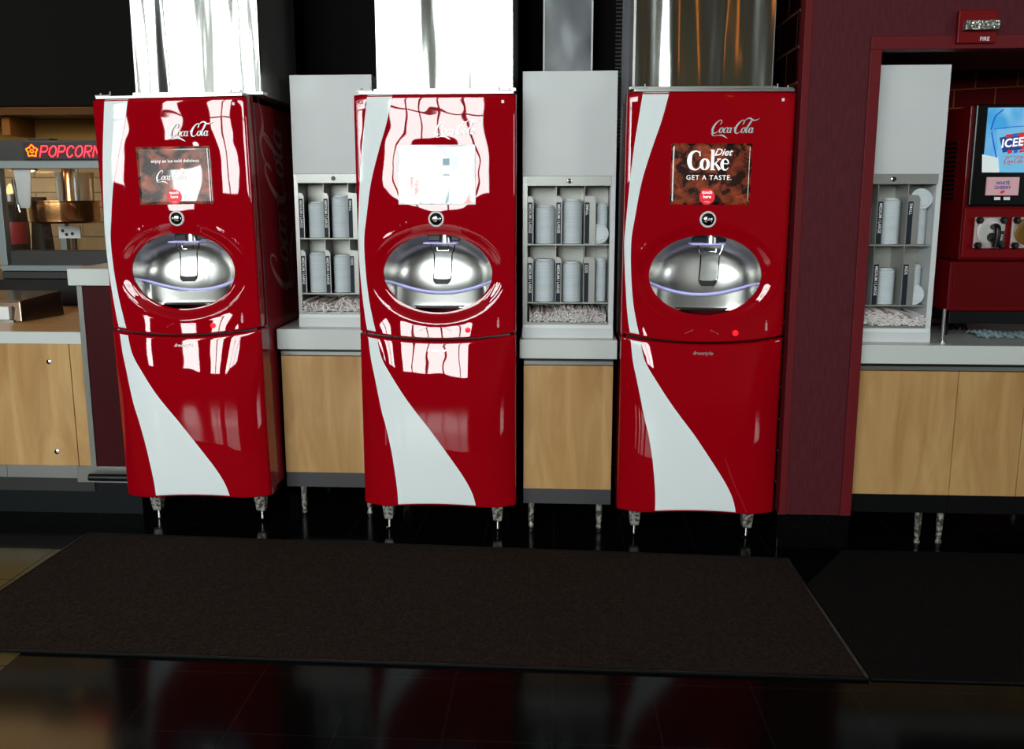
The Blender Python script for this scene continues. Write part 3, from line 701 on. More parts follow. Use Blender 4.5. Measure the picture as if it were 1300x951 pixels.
base_unit('maple fronted base cupboard between the leftmost and middle dispensers', -1.372, -.915, 4.125, .862, [(-1.372, -.915)], legs=[(-1.292, .03), (-.95, .03), (-1.292, .5), (-.95, .5)], zk0=.145, zk1=.222)
base_unit('maple fronted base cupboards right of the maroon pillar, black kick plate', 1.375, 2.70, 3.87, .866, [(1.375, 1.825), (1.825, 2.126), (2.126, 2.70)], kickm=KICKBLK, legs=[(1.715, .04), (1.815, .04), (2.4, .04), (1.5, .5), (2.4, .5)], zk0=.160, zk1=.247)
def countertop(label, x0, x1, y0, y1, z0, z1):
    o = MB().box(x0, x1, y0, y1, z0, z1).build('countertop', COUNTER, bevel=.003)
    return tag(o, label, 'countertop')
countertop('pale counter slab under the rack left of the pillar-side dispenser', -.168, .291, 3.955, 4.68, .858, .948)
countertop('pale counter slab between the leftmost and middle dispensers', -1.385, -.90, 4.115, 4.70, .863, .965)
countertop('long pale counter slab running into the maroon opening', 1.365, 2.72, 3.862, 4.75, .867, .953)

# ------------------------------------------------------------------ maroon pillar and opening (structure)
PY = 3.80
w = MB().box(1.045, 1.312, PY, 3.868, .168, 5.8); w.box(1.312, 4.4, PY, 3.868, 2.276, 5.8); struct(w.build('wall_right', MAROON))
struct(MB().box(1.035, 1.066, PY-.008, 3.868, .168, 5.8).build('trim_1', MAROONTRIM, bevel=.002))
struct(MB().box(1.312, 1.360, PY-.008, 3.875, .168, 2.222).box(1.312, 4.4, PY-.008, 3.875, 2.222, 2.276).build('trim_2', MAROONTRIM, bevel=.003))
struct(MB().box(1.035, 1.362, PY+.01, 4.6, 0, .168).build('baseboard_right', GRANITE, bevel=.004))
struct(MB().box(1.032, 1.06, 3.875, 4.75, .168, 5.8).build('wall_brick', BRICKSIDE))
struct(MB().box(1.062, 4.4, 3.876, 4.75, 2.272, 2.40).build('ceiling_recess', mat('grey_soffit_paint', (96, 100, 96), .6)))
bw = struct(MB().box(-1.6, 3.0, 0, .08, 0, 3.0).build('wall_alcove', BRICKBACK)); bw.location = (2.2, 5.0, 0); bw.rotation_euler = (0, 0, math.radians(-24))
# fire strobe on the header
t = thing('fire_alarm_strobe', 'small red fire alarm strobe on the maroon header above the opening', 'fire alarm', (1.732, PY, 2.306))
MB().box(-.078, .078, -.028, 0, -.066, .066).build('housing', mat('alarm_red', (112, 3, 8), .4, spec=.2), t, bevel=.003)
MB().prism([(-.066, -.018), (.072, -.018), (.076, .020), (-.060, .020)], -.062, -.028).build('strobe_lens', mat('strobe_lens', (150, 150, 140), .08, metal=.7, bump=((70, 70, 70), 1, .01)), t, bevel=.003)
vf = text2d('FIRE', .022, .0003, .0); MB().add([(.032+x, -.0288, -.050+y) for x, y in vf[0]], vf[1]).build('lettering', TEXTW, t)

# ------------------------------------------------------------------ frozen drink machine
t = thing('frozen_drink_machine', 'red frozen drink machine with black head and blue lit cup picture, standing on the counter', 'frozen drink machine', (2.1, 3.93, .953))
def W(x, y, z): return (x-2.1, y-3.93, z-.953)
def wbox(mb, x0, x1, y0, y1, z0, z1): a = W(x0, y0, z0); b = W(x1, y1, z1); return mb.box(a[0], b[0], a[1], b[1], a[2], b[2])
wbox(MB(), 1.775, 2.52, 3.935, 4.55, 1.10, 1.325).build('base_cabinet', ICERED, t, bevel=.006)
wbox(MB(), 1.838, 2.52, 4.0, 4.55, 1.327, 2.012).build('tower', ICERED, t, bevel=.004)
wbox(MB(), 1.794, 2.5, 3.931, 3.936, 1.125, 1.312).build('front_panel', mat('deep_red_panel', (86, 1, 5), .45, spec=.1), t, bevel=.002)
wbox(MB(), 1.80, 2.5, 3.96, 4.3, 1.04, 1.10).build('drip_shelf', BLACKM, t, bevel=.004)
hd = wbox(MB(), 1.852, 2.52, 3.976, 4.0, 1.572, 2.016).build('display_head', SCRBLK, t, bevel=.006)
wbox(MB(), 1.842, 2.5, 3.985, 4.0, 1.335, 1.565).build('valve_panel', mat('valve_panel_red', (108, 2, 8), .45, coat=.15, spec=.1), t, bevel=.006)
mb = MB()
for k in range(13): wbox(mb, 1.833, 1.8375, 4.09, 4.33, 1.60+k*.021, 1.61+k*.021)
mb.build('side_vents', BLACKM, t)
for x, y in ((1.768, 3.935), (2.48, 3.935), (1.79, 4.5), (2.48, 4.5)):
    MB().cyl(W(x, y, 1.11), W(x, y, .953), .008).cyl(W(x, y, .962), W(x, y, .953), .014).build('leg', STEEL, t, smooth=True)
MB().cyl(W(1.885, 4.18, 1.05), W(1.885, 4.18, .953), .014).build('drain_leg', BLACKM, t)
# lit picture
def sky_mat():
    m = mat('lit_blue_picture', (80, 170, 215), .3, coat=.5); noise_mix(m, (52, 150, 208), (176, 222, 238), (5, 5, 3), 2, .35, .7, .5)
    b = m.node_tree.nodes['Principled BSDF']; m.node_tree.links.new(b.inputs['Base Color'].links[0].from_socket, b.inputs['Emission Color']); b.inputs['Emission Strength'].default_value = .45; return m
def em(n, c, es=.4): return mat(n, c, .4, emis=c, es=es)
px = wbox(MB(), 1.900, 2.30, 3.972, 3.977, 1.722, 2.000).build('lit_picture', sky_mat(), hd)
def layer(name, pts, d, m):               # pixel outline on the display plane
    mb = MB(); q = [at(x, y, 3.972-d) for x, y in pts]; mb.add([W(*p) for p in q], [tuple(range(len(q)))]); return mb.build(name, m, hd)
layer('picture_cup', [(1265, 164), (1300, 162), (1345, 161), (1330, 219), (1269, 219)], .0006, em('cup_blue', (104, 178, 216)))
layer('picture_snow', [(1247, 196), (1267, 200), (1268.5, 219), (1246.5, 219)], .0008, em('snow_white', (206, 216, 214)))
mb = MB(); mb.tube([W(*at(x, y, 3.971)) for x, y in ((1274, 139), (1264, 147), (1260, 158), (1258, 165))], .0028, 6); mb.tube([W(*at(x, y, 3.971)) for x, y in ((1259, 167), (1262, 185), (1265, 200))], .0028, 6)
mb.tube([W(*at(x, y, 3.971)) for x, y in ((1262, 164), (1285, 161), (1300, 160), (1340, 158))], .0016, 6); mb.build('picture_straw', em('straw_blue', (10, 84, 200)), hd)
NV = em('logo_navy', (10, 46, 128), .35); LR = em('logo_red', (206, 20, 36), .35); LBL = em('logo_blue', (20, 86, 180), .35)
layer('logo_patch', [(1269, 175), (1277, 173), (1281, 192), (1273, 194)], .0014, NV); layer('logo_patch', [(1277, 171.5), (1299, 169), (1303, 189), (1281, 191.5)], .0012, NV)
for a, b, m_ in ((1277, 1285, LR), (1285, 1292, LBL), (1292, 1301, LR)):
    layer('logo_stripe', [(a, 171-(a-1277)*.13), (b, 171-(b-1277)*.13), (b, 175-(b-1277)*.13), (a, 175-(a-1277)*.13)], .0018, m_)
    layer('logo_stripe', [(a+2, 191), (b, 190), (b, 195-(b-1277)*.1), (a+2, 195.5-(a-1277)*.1)], .0018, m_)
layer('logo_stripe', [(1294, 170), (1301, 169), (1303, 189), (1297, 190)], .0016, LR)
vf = text2d('ICEE', .050, .0012, space=1.04); c = at(1285.5, 181.5, 3.969); mb = MB()
mb.add([W(c.x+x*.94+y*.06, 3.9695, c.z+y*1.02+x*.10) for x, y in vf[0]], vf[1]); mb.build('picture_lettering', em('lettering_white', (240, 240, 240), .6), hd)
c = at(1274, 207, 3.97); mb = MB().add([W(c.x+x*.0245, 3.9695, c.z+y*.0245) for x, y in LOGO[0]], LOGO[1]); vf = text2d('MADE WITH', .012); c = at(1286, 199, 3.97)
mb.add([W(c.x+x, 3.9695, c.z+y) for x, y in vf[0]], vf[1]); mb.build('picture_red_lettering', em('lettering_red', (196, 40, 44), .35), hd)
# flavour card
a, b = at(1253, 225, 3.972), at(1292, 248, 3.972)
cd = wbox(MB(), a.x, b.x, 3.969, 3.976, b.z, a.z).build('flavour_card', em('pink_card', (196, 150, 156), .25), hd)
c = at(1273, 236, 3.968)
for n_, vf, dz, m_ in (('card_lettering', text2d('WHITE\nCHERRY', .019, .0006), .002, NV),):
    mb = MB().add([W(c.x+x, 3.9682, c.z+y+dz) for x, y in vf[0]], vf[1]); mb.build(n_, m_, hd)
layer('card_leaf', [(1277, 231), (1280, 228.5), (1282, 230), (1279, 232)], .0045, em('leaf_green', (70, 150, 70), .25)); layer('card_cherries', [(1269, 245), (1271, 242), (1275, 241), (1276, 243.5), (1272, 246)], .0045, em('cherry_red', (190, 50, 40), .25))
layer('card_buttons', [(1262, 250), (1270, 250), (1270, 254), (1262, 254)], .0035, WHITEP); layer('card_buttons', [(1274, 250), (1282, 250), (1282, 254), (1274, 254)], .0035, WHITEP)
# dispensing valves
def valve(px_, mcol, parent):
    c = at(px_-1, 295.5, 3.982); x0, y0_, z0_ = W(c.x, 3.982, c.z)
    pl = MB().box(x0-.068, x0+.068, y0_-.012, y0_, z0_-.070, z0_+.070).build('valve_window', mat('pale_window_frame', (176, 160, 158), .2), parent, bevel=.012)
    MB().lathe((x0, y0_-.012, z0_+.006), [(.058, 0), (.060, .004), (.053, .008), (.052, .004), (.001, .004)], 36, 'y').build('round_window', mcol, pl, smooth=True)
    for sx in (-1, 1):
        for sz in (-1, 1): MB().lathe((x0+sx*.052, y0_-.012, z0_+sz*.056), [(.016, 0), (.016, .016), (.010, .022)], 6, 'y').build('corner_knob', BLACKP, pl)
    h = MB(); h.tube(catmull([(x0+.010, y0_-.014, z0_+.026), (x0+.010, y0_-.05, z0_+.028), (x0+.010, y0_-.060, z0_-.01), (x0+.006, y0_-.055, z0_-.062)], 5), .0135, 12); h.cyl((x0+.008, y0_-.012, z0_-.02), (x0+.008, y0_-.05, z0_-.03), .022, .018)
    h.box(x0+.022, x0+.045, y0_-.05, y0_-.014, z0_-.05, z0_+.01)
    h = h.build('pull_handle', BLACKP, pl, smooth=True, bevel=.002)
    vf = text2d('PULL', .014, .0002); MB().add([(x0+.034+y, y0_-.0508, z0_-.02-x) for x, y in vf[0]], vf[1]).build('lettering', TEXTW, h)
valve(1256, mat('slush_white', (196, 192, 186), .4), t); valve(1303, mat('slush_amber', (120, 84, 30), .4), t)
# folded plastic bags and clutter on the counter
rb = random.Random(3); a = at_z(1241, 430, .953)
mb = MB()
mb.grid(lambda u, v: (u*.34, v*.14, .008+.022*math.sin(PI*min(max(v, .02), .98))*(.75+.25*math.sin(u*9))+.004*math.sin(u*40+v*11)+.003*math.sin(u*90-v*17)), [i/60 for i in range(61)], [i/24 for i in range(25)])
o = mb.build('plastic_bag', mat('milky_plastic_film', (150, 172, 180), .2, spec=.8, alpha=.9), smooth='all'); solidify(o, .001); o.location = (a.x, 4.06, .953); tag(o, 'folded milky blue plastic bags lying under the frozen drink machine', 'plastic bag')
a = at_z(1215, 423, .953)
mb = MB()
for k in range(9): x = k*.012; mb.tube([(x+.02*math.sin(k), .0, .006), (x+.03, .05, .012+.006*k % .03), (x+.05*math.cos(k), .10, .008+.002*k)], .006, 6)
o = mb.build('hose_bundle', BLACKP, smooth=True); o.location = (a.x-.03, 4.32, .953); tag(o, 'tangle of thin black hoses behind the frozen drink machine leg', 'hoses')

# ------------------------------------------------------------------ far left: worktop, half wall, kitchen
WY = 4.05
t = thing('serving_cupboard', 'maple cupboard with screwed panel at the far left, steel plinth below', 'cupboard', (-2.9, WY, 0))
MB().box(-.9, .545, .02, .6, .12, .893).build('carcass', CHAR, t)
MB().box(-.9, .482, 0, .019, .262, .893).build('front_panel', WOOD, t, bevel=.001); MB().box(.486, .556, 0, .019, .262, .893).build('narrow_panel', WOOD, t, bevel=.001)
for x in (.375,):
    for z in (.80, .335): MB().lathe((x, 0, z), [(.012, 0), (.012, .003), (.005, .006)], 16, 'y').build('screw', CHROME, t, smooth=True)
o = MB().box(-.9, .02+.08, .002, .019, .195, .260).build('steel_plinth', STEEL2, t, bevel=.001); MB().box(.102, .47, .002, .019, .195, .260).build('steel_plinth', STEEL2, t, bevel=.001)
MB().box(.47, .785, -.001, .019, .175, .260).build('steel_plinth', GREYTRIM, t, bevel=.001)
MB().box(-.9, .785, .03, .5, 0, .193).build('base_board', mat('dark_slate_base', (18, 21, 24), .5, spec=.2), t)
o = MB().box(-3.9, -2.345, WY-.006, 5.06, .90, .951).build('worktop', WOODTOP, bevel=.002); tag(o, 'honey maple worktop at the far left behind the napkin dispenser', 'worktop')
MB().box(-3.9, -2.345, WY-.012, WY-.006, .893, .953).build('edge_band', COUNTER, o, bevel=.001)
# half wall beside machine one
struct(MB().box(-2.325, -2.11, WY-.004, 5.3, .262, 1.185).build('wall_half', DKMAROON))
struct(MB().box(-2.345, -2.318, WY-.012, WY+.02, .262, 1.185).box(-2.148, -2.135, WY-.012, WY+.0, .262, 1.185).build('trim_4', GREYTRIM, bevel=.001))
struct(MB().box(-2.365, -2.09, WY-.05, 5.3, 1.188, 1.270).build('trim_5', COUNTER, bevel=.004))
o = MB().tube([(-2.345, WY-.035, .215), (-2.10, WY-.035, .215)], .019, 14).build('bumper_rail', BLACKP, smooth=True); tag(o, 'black rubber bumper rail low on the steel plinth beside the leftmost dispenser', 'bumper rail')
MB().box(-2.34, -2.30, WY-.03, WY-.002, .205, .225).build('bracket', BLACKP, o)
# napkin dispenser
c = at_z(28, 409, .951)
t = thing('napkin_dispenser', 'bronze steel napkin dispenser with white napkins on the maple worktop', 'napkin dispenser', (c.x, c.y, .951))
MB().add([(-.5, 0, 0), (0, 0, 0), (.06, .30, 0), (-.5, .30, 0), (-.5, .02, .11), (-.015, .02, .11), (.05, .30, .14), (-.5, .30, .14)], [(0, 3, 2, 1), (4, 5, 6, 7), (0, 1, 5, 4), (1, 2, 6, 5), (2, 3, 7, 6), (3, 0, 4, 7)]).build('body', mat('bronze_steel', (120, 100, 84), .22, metal=.9), t, bevel=.006)
MB().box(-.5, -.055, -.02, .012, .015, .085).build('napkins', WHITEP, t, bevel=.004); MB().box(-.5, -.04, -.012, .005, 0, .013).build('lip', STEEL, t)
# back counter with dark front
PB = at(60, 354, 5.12).z
struct(MB().box(-6.5, -2.37, 5.08, 5.9, 0, PB-.002).build('wall_kitchen_counter', mat('black_splash', (20, 20, 22), .3)))
# popcorn cabinet
PYc = 5.12; XL = -3.44; XR = -2.28
t = thing('popcorn_machine', 'grey popcorn machine cabinet with neon sign and glass sides behind the worktop', 'popcorn machine', (XL, PYc, PB))
def pz(y): return at(60, y, PYc).z-PB
def pxx(x, y=250): return at(x, y, PYc).x-XL
Wd = XR-XL
MB().box(0, Wd, 0, .7, 0, pz(345)).build('base', CHAR, t, bevel=.004)
MB().box(0, Wd, -.006, .05, pz(344), pz(337)).build('lower_frame', GREYM, t, bevel=.003); MB().box(0, .045, -.006, .05, pz(337), pz(214)).build('corner_post', GREYM, t, bevel=.003)
MB().box(0, .045, .65, .7, pz(345), pz(214)).build('corner_post', GREYM, t, bevel=.003)
MB().box(Wd-.045, Wd, -.006, .05, pz(337), pz(214)).build('corner_post', GREYM, t, bevel=.003)
MB().box(0, Wd, -.006, .05, pz(214), pz(204)).build('upper_frame', GREYM, t, bevel=.003)
hb = MB().box(-.02, Wd, .0, .06, pz(204), pz(178)).box(-.02, Wd, .06, .7, pz(182), pz(178)).build('header', CHAR, t)
MB().box(.045, Wd-.25, .02, .16, pz(345), pz(319)).build('inner_tray', CHAR, t, bevel=.003)
MB().box(.045, Wd-.045, .006, .010, pz(337), pz(214)).build('glass_pane', GLASS, t)
sg = MB().box(pxx(31, 190), Wd-.02, -.012, .0, pz(203), pz(180)).build('sign_board', mat('sign_board', (18, 14, 14), .4), t, bevel=.002)
def neon(strokes, m, name, ox, oz, s, sh=.28, wx=1.24):
    mb = MB()
    for st in strokes:
        p = catmull([(x, y, 0) for x, y in st], 4) if len(st) > 2 else [(x, y, 0) for x, y in st]
        mb.tube([(ox+(x*wx+sh*y)*s, -.02, oz+y*s) for x, y, _ in p], .0030, 6)
    mb.build(name, m, sg, smooth=True)
P_ = lambda x: [[(x, 0), (x, 1)], [(x, 1), (x+.4, .98), (x+.48, .72), (x+.36, .48), (x, .46)]]
O_ = lambda x: [[(x+.25, 0), (x+.02, .25), (x+.02, .75), (x+.25, 1), (x+.48, .75), (x+.48, .25), (x+.25, 0)]]
C_ = lambda x: [[(x+.48, .8), (x+.3, 1), (x+.06, .8), (x+.02, .4), (x+.14, .05), (x+.34, 0), (x+.48, .2)]]
R_ = lambda x: P_(x)+[[(x+.2, .46), (x+.46, 0)]]
N_ = lambda x: [[(x, 0), (x, 1)], [(x, 1), (x+.46, 0)], [(x+.46, 0), (x+.46, 1)]]
hN = (pz(184.5)-pz(199.5)); x0 = pxx(53, 198)
ltr = P_(0)+O_(.68)+P_(1.36)+C_(2.02)+O_(2.70)+R_(3.40)+N_(4.08)
neon(ltr, NEONR, 'neon_lettering', x0, pz(199.5), hN*.93, .25)
fl = []
cx = pxx(43, 192); cz = pz(192)
mb = MB(); pts = []
for k in range(61): a = 2*PI*k/60; rr = .030*(1+.26*math.cos(5*a)**3); pts.append((cx+rr*math.cos(a+.3), -.02, cz+rr*math.sin(a+.3)))
mb.tube(pts[:-1], .0035, 6, True); mb.tube([(cx+.010*math.cos(2*PI*k/12), -.02, cz+.010*math.sin(2*PI*k/12)) for k in range(12)], .003, 6, True); mb.build('neon_flower', NEONO, sg, smooth=True)
# kettle hung inside, heat lamp, scoop, things behind the glass
Yk = 5.45; c = at(83, 270, Yk)
k = thing('popcorn_kettle', 'round copper toned steel popping kettle hanging in the popcorn machine', 'kettle', (c.x, Yk, at(83, 283, Yk).z))
kr = at(122, 270, Yk).x-c.x; kh = at(83, 257, Yk).z-k.location.z
MB().lathe((0, 0, 0), [(kr*.9, 0), (kr*.98, .012), (kr, .03), (kr*1.0, kh), (kr*1.04, kh+.006), (kr*1.04, kh+.012), (kr*.97, kh+.010), (kr*.95, .03), (.01, .02)], 48).build('pan', COPPER, k, smooth=True)
zt_ = at(60, 214, Yk).z-k.location.z
MB().cyl((.02, .05, kh*.3), (.02, .05, zt_), .055, .045).build('hopper_column', COPPER, k, smooth=True); MB().cyl((.085, .0, kh*.5), (.085, .0, zt_), .02).build('crank_rod', STEEL2, k, smooth=True)
MB().prism([(-.155, zt_), (-.045, zt_), (-.065, kh*.95), (-.075, kh*.75), (-.13, kh*.75), (-.14, kh)], -.26, -.255).build('hanger_plate', STEEL, k)
MB().tube([(-.16, -.24, kh*.9), (-.165, -.24, kh+.05), (-.175, -.24, kh+.14)], .011, 8).build('handle', BLACKP, k, smooth=True)
MB().cyl((-.15, -.24, kh*.55), (-.16, -.24, kh*.95), .006).build('handle_rod', CHROME, k)
c = at(32, 214, 5.35)
l = thing('heat_lamp', 'lit round warm lamp under the roof of the popcorn machine', 'lamp', (c.x, 5.35, c.z))
MB().lathe((0, 0, 0), [(.07, -.008), (.075, -.012), (.07, .0), (.03, .02), (.02, .03)], 28).build('reflector', COPPER, l, smooth=True)
MB().lathe((0, 0, -.006), [(.02, -.018), (.048, -.012), (.055, 0), (.05, .004)], 28).build('bulb', LAMPM, l, smooth=True)
def cup(x, y0, y1, Y, r, m, name, label, cat):
    a = at(x, y1, Y); h = at(x, y0, Y).z-a.z
    return tag(MB().lathe((0, 0, 0), [(r*.85, 0), (r, h*.96), (r*1.04, h), (r*.9, h)], 28).build(name, m, smooth=True), label, cat), a
o, a = cup(109, 219, 257, 5.78, .062, mat('frosted_cylinder', (170, 160, 148), .35), 'measuring_cylinder', 'frosted measuring cylinder hanging behind the copper kettle', 'cylinder'); o.location = a
# bottles rack (black with red label) behind glass at the left
Yb = 5.7
a = at(21, 318, Yb); a.z = PB
H = at(18, 262, Yb).z-a.z
t = thing('drink_urn', 'black beverage urn with dark red label behind the popcorn machine glass', 'drink urn', a)
MB().lathe((0, 0, 0), [(.085, 0), (.09, .01), (.088, H*.55), (.082, H), (.06, H+.03), (.05, H+.035)], 32).build('body', BLACKM, t, smooth=True)
MB().lathe((0, 0, H*.42), [(.0905, 0), (.0915, .002), (.0905, H*.34), (.085, H*.34)], 32).build('red_label', mat('urn_red_label', (130, 24, 24), .4), t, smooth=True)
MB().lathe((0, 0, H+.032), [(.06, 0), (.065, .05), (.04, .07), (.03, .10), (.012, .12)], 24).build('lid', STEEL, t, smooth=True)
MB().tube([(.02, -.095, H*.05), (.02, -.1, H*.42)], .006, 6).build('sight_glass', CHROME, t)
a = at(47, 318, 5.78)
a.z = PB; hh = at(38, 250, 5.75).z-a.z
o = MB().prism([(-.05, 0), (.07, 0), (.03, hh), (-.01, hh)], 0, .12).build('black_scoop_holder', BLACKM, bevel=.004); o.location = a; tag(o, 'tall black tapered holder standing right of the drink urn', 'holder')
# small packets on the half-wall cap
cols = [(196, 186, 168), (150, 24, 30), (120, 40, 30), (176, 170, 160), (190, 160, 60), (200, 196, 186)]
for i, (x, c_) in enumerate(zip((109, 115.5, 119, 122, 126, 130), cols)):
    p = at(x, 334, 4.45+.05*(i % 2))
    o = MB().prism([(-.014, 0), (.014, 0), (.013, .055+.008*(i % 3)), (-.012, .058+.006*(i % 2))], -.006, .006).build('condiment_packet', mat('packet_%d' % i, c_, .5), bevel=.002)
    o.location = (max(p.x, -2.355+.02) if p.x < -2.355+.02 else p.x, 4.45+.05*(i % 2), 1.270); o.rotation_euler = (0, 0, .1*(i-2)); 
    tag(o, ['cream packet, leftmost of those on the half wall cap', 'bright red packet on the half wall cap', 'dull brown packet on the half wall cap', 'grey packet on the half wall cap', 'yellow packet on the half wall cap', 'pale packet nearest the leftmost dispenser'][i], 'condiment packet', 'condiment packets on the half wall')
# register and printed cards further back on the kitchen counter
t = thing('equipment_box', 'dark grey equipment box with yellow and white stickers behind the kettle', 'equipment box', (-2.95, 5.86, PB))
MB().box(-.10, .45, 0, .1, 0, .20).build('body', CHAR, t, bevel=.006)
MB().box(.17, .36, -.003, 0, .05, .115).build('yellow_sticker', mat('yellow_sticker', (190, 160, 60), .5), t); MB().box(.17, .36, -.004, -.0005, .117, .15).build('white_sticker', WHITEP, t)
p = at(88, 293, 5.6)
o = MB().box(-.075, .075, 0, .012, -.05, .03).build('notice_card', WHITEP); tag(o, 'white card with black spots hanging beneath the kettle', 'card'); o.location = p
for dx, dz in ((-.045, .0), (-.02, -.025), (.02, -.02)):
    MB().lathe((dx, -.001, dz), [(.012, 0), (.012, .001), (.002, .0012)], 7, 'y').build('black_spot', BLACKP, o)
o = MB().box(-.012, .012, 0, .02, 0, p.z-.04-PB).build('card_stand', BROWN); o.location = (p.x, 5.64, PB); tag(o, 'slim brown stand holding the spotted white card', 'stand')
# kitchen shell
struct(MB().box(-7.5, -2.2, 6.3, 6.4, 0, 1.93).build('wall_kitchen_tile', TILEWALL)); struct(MB().box(-7.5, -2.2, 6.3, 6.4, 1.93, 3.4).build('wall_kitchen', TAN))
struct(MB().box(-7.5, -2.2, 4.62, 6.4, 2.36, 2.42).build('ceiling_kitchen', BROWN))
struct(MB().box(-7.5, -2.16, 4.58, 4.68, 2.10, 5.8).build('wall_bulkhead', SOFFIT))
struct(MB().box(-2.22, -2.12, 4.70, 6.4, 0, 5.8).build('wall_kitchen_side', BROWN))
t = thing('wall_shelf', 'dark brown wooden shelf high on the tan kitchen wall', 'shelf', (-4.2, 5.95, 2.14)); MB().box(-2, 1.9, 0, .34, .04, .085).build('board', BROWN, t, bevel=.004)
for x in (-.9, .3, 1.5): MB().box(x-.03, x+.03, .05, .34, -.09, .04).build('bracket', mat('bracket_wood', (120, 88, 50), .6), t)
p = at(72, 178, 5.5); o = MB().box(-.07, .07, 0, .1, 0, .025).build('top_box', BLACKP, bevel=.003); o.location = (p.x, 5.3, PB+pz(178)); tag(o, 'small flat black box on top of the popcorn machine', 'box')

# thin duct and black conduit on the back wall
a, b = at(691, 60, 4.5), at(751, 60, 4.5)
o = MB().box(a.x, b.x, 4.5, 4.74, 1.9, 5.8).build('flat_duct', DUCT, bevel=.002); tag(o, 'narrow smudged grey duct on the black wall behind the lid rack', 'duct')
MB().box(a.x-.006, a.x+.002, 4.496, 4.52, 1.9, 5.8).box(b.x-.002, b.x+.006, 4.496, 4.52, 1.9, 5.8).build('edge_strip', STEEL2, o)
a = at(796, 60, 4.15); t = thing('vent_grille_column', 'narrow black perforated column beside the duct cover near the pillar', 'grille column', (a.x, 4.2, .95))
MB().box(-.02, .02, 0, .05, 0, 4.85).build('post', mat('blue_black_post', (22, 26, 36), .35), t)
mb = MB()
for k in range(220): mb.box(-.05, -.022, .0, .01, .9+k*.018, .908+k*.018)
mb.build('grille', BLACKM, t)

# ------------------------------------------------------------------ room shell
fl_ = MB().box(-11, 8, -7, 7, -.05, 0).build('floor', FLOORM); struct(fl_)
struct(MB().box(-2.12, 1.03, 4.76, 4.86, 0, 5.8).build('wall_back', BLACKWALL))
struct(MB().box(-11, 8, -7.2, 7, 5.8, 5.9).build('ceiling', mat('dark_ceiling', (44, 40, 38), .8)))
SIDEW = mat('dark_side_wall', (40, 24, 22), .8, spec=.1)
struct(MB().box(-11.1, -11, -7.2, 7, 0, 5.8).build('wall_left', SIDEW)); struct(MB().box(8, 8.1, -7.2, -4.6, 0, 5.8).box(8, 8.1, -2.4, 7, 0, 5.8).box(8, 8.1, -4.6, -2.4, 0, 1.9).box(8, 8.1, -4.6, -2.4, 3.3, 5.8).build('wall_far_right', SIDEW))  # opening is an unseen side window, put in to light right-facing sides
ld = bpy.data.lights.new('window_portal', 'AREA'); ld.shape = 'RECTANGLE'; ld.size = 1.4; ld.size_y = 2.2
lo = bpy.data.objects.new('window_portal', ld); COL.objects.link(lo); lo.location = (8.05, -3.5, 2.6); lo.rotation_euler = (0, PI/2, 0); ld.cycles.is_portal = True
struct(MB().box(-11, 8, 7, 7.1, 0, 5.8).build('wall_rear', SIDEW))
# window wall behind the camera
WINS = [(-9.4, -8.7), (-7.05, -6.3), (-5.6, -4.5), (-3.75, -.5)]
WZ0, WZ1 = 1.9, 5.4
mb = MB().box(-11, 8, -7.2, -7, 0, WZ0).box(-11, 8, -7.2, -7, WZ1, 5.8)
xs = [-11]+[v for w_ in WINS for v in w_]+[8]
for i in range(0, len(xs), 2): mb.box(xs[i], xs[i+1], -7.2, -7, WZ0, WZ1)
struct(mb.build('wall_front', mat('olive_front_wall', (104, 98, 78), .8, spec=.1)))
FR = mat('window_frame_grey', (126, 132, 126), .5)
for i, (a, b) in enumerate(WINS):
    mb = MB()
    for z in (WZ0, 2.9, 4.2, WZ1-.05): mb.box(a, b, -7.06, -7.0, z, z+.05)
    nn = max(1, round((b-a)/.6))
    for k in range(nn+1): x = a+(b-a-.05)*k/nn; mb.box(x, x+.06, -7.06, -7.0, WZ0, WZ1)
    struct(mb.build('window_%d' % (i+1), FR))
    ld = bpy.data.lights.new('window_portal', 'AREA'); ld.shape = 'RECTANGLE'; ld.size = b-a; ld.size_y = WZ1-WZ0
    lo = bpy.data.objects.new('window_portal', ld); COL.objects.link(lo); lo.location = ((a+b)/2, -7.1, (WZ0+WZ1)/2); lo.rotation_euler = (PI/2, 0, 0)
    ld.cycles.is_portal = True
world = bpy.data.worlds.new('daylight'); SC.world = world; world.use_nodes = True
bg = world.node_tree.nodes['Background']; bg.inputs[0].default_value = (.93, 1.0, .99, 1); bg.inputs[1].default_value = 22

# kitchen lights: an unseen ceiling panel and two added fill points
def point(name, loc, e, col, r=.05):
    ld = bpy.data.lights.new(name, 'POINT'); ld.energy = e; ld.color = col; ld.shadow_soft_size = r
    o = bpy.data.objects.new(name, ld); COL.objects.link(o); o.location = loc; return o
t = thing('ceiling_light', 'warm panel light in the kitchen ceiling behind the black bulkhead', 'ceiling light', (-3.9, 5.5, 2.36))
MB().box(-.75, .75, -.3, .3, -.012, 0).build('frame', WHITEP, t); MB().box(-.72, .72, -.27, .27, -.016, -.012).build('diffuser', mat('warm_diffuser', (255, 210, 150), .5, emis=(255, 206, 144), es=4), t)
point('kitchen_worktop_fill', (-3.3, 4.9, 2.31), 5, (1, .80, .56), .08)  # bare fill point over the worktop, kept out of view behind the bulkhead
point('popcorn_fill', (-2.9, 5.42, 1.875), 2.0, (1, .72, .42), .03)  # fill added behind the header, apart from the visible heat lamp
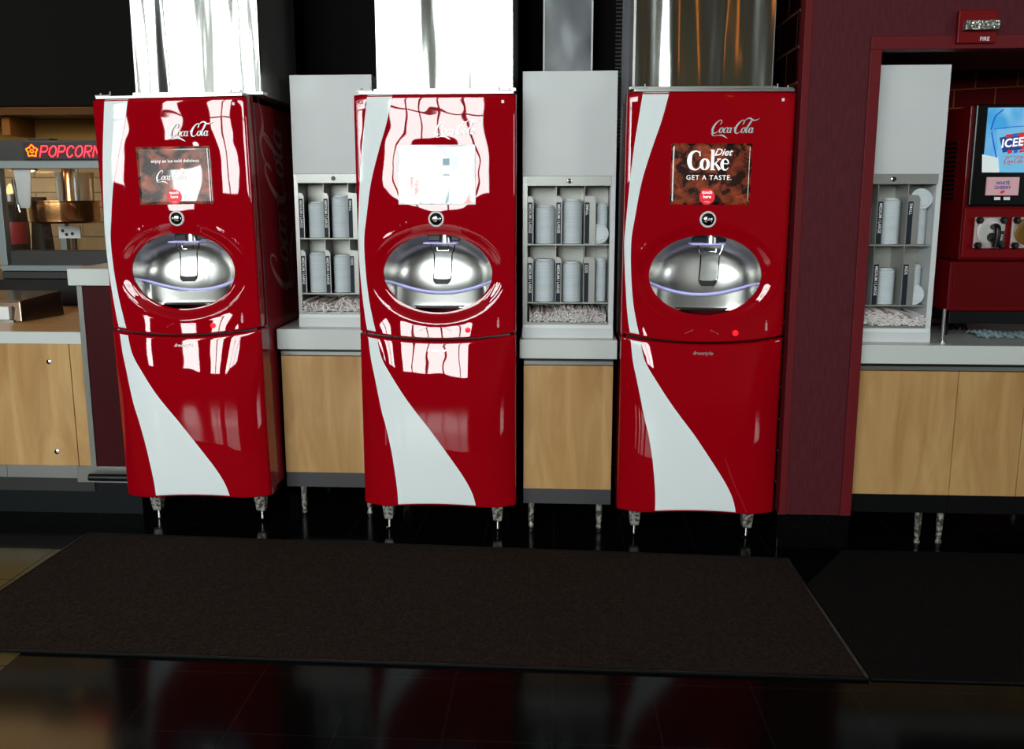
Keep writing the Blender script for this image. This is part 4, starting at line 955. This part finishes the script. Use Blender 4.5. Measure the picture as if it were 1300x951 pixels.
# amber pendant in the lobby, seen only as a streak in the steel
t = thing('pendant_lamp', 'amber tube pendant lamp hanging in the lobby behind the camera', 'pendant lamp', (2.35, -2.6, 3.2))
MB().cyl((0, 0, 0), (0, 0, 1.5), .04, n=20).build('amber_tube', mat('amber_tube', (255, 150, 40), .4, emis=(255, 140, 30), es=2.2), t, smooth=True); MB().cyl((0, 0, 1.5), (0, 0, 2.6), .01).build('cord', BLACKP, t)

# ------------------------------------------------------------------ floor mats
def matpoly(name, pts, z, m, label):
    n = len(pts); mb = MB().add([(p[0], p[1], 0.0005) for p in pts]+[(p[0], p[1], z) for p in pts], [tuple(range(n, 2*n)), tuple(range(n-1, -1, -1))]+[(i, (i+1) % n, n+(i+1) % n, n+i) for i in range(n)])
    return tag(mb.build(name, m, bevel=.002), label, 'floor mat', 'entrance mats on the black floor')
A = at_z(112, 677, .006); B = at_z(1000, 709.5, .006); C = at_z(1102, 862, .006); D_ = at_z(0, 826, .006); E_ = at_z(0, 751, .006)
dv = (D_-C).normalized(); ev = (E_-A).normalized()
# left corner: where the front and left edges meet outside the frame
den = dv.x*ev.y-dv.y*ev.x; k = ((A.x-C.x)*ev.y-(A.y-C.y)*ev.x)/den; Fq = C+dv*k
matpoly('floor_mat', [C, B, A, Fq], .007, MATM, 'wide dark brown carpet mat in front of the three red dispensers')
mb = MB(); 
for p, q in ((C, B), (B, A), (A, Fq), (Fq, C)):
    mb.tube([(p.x, p.y, .006), (q.x, q.y, .006)], .006, 6)
mo = bpy.data.objects['floor_mat']; mb.build('rubber_edge', BLACKP, mo)
P1 = at_z(1070, 698, .006); P2 = at_z(1300, 703, .006); P3 = at_z(1033, 750, .006)
d1 = (P2-P1).normalized(); e1 = (P3-P1).normalized(); Q2 = P1+d1*2.2
# its left edge runs under the line of the brown mat, so end it there
gap = Vector((.012, 0, 0)); C2 = C+gap; Bc = C+(B-C)*.74+gap
Q3 = Vector((Q2.x, C2.y, .006))
matpoly('floor_mat', [C2, Q3, Q2, P1, Bc], .007, MATD, 'near black carpet mat on the right in front of the maple cupboards')

SC.view_settings.view_transform = 'Standard'; SC.view_settings.look = 'None'; SC.view_settings.gamma = 1; SC.view_settings.exposure = 0
try: SC.view_settings.use_curve_mapping = False
except Exception: pass
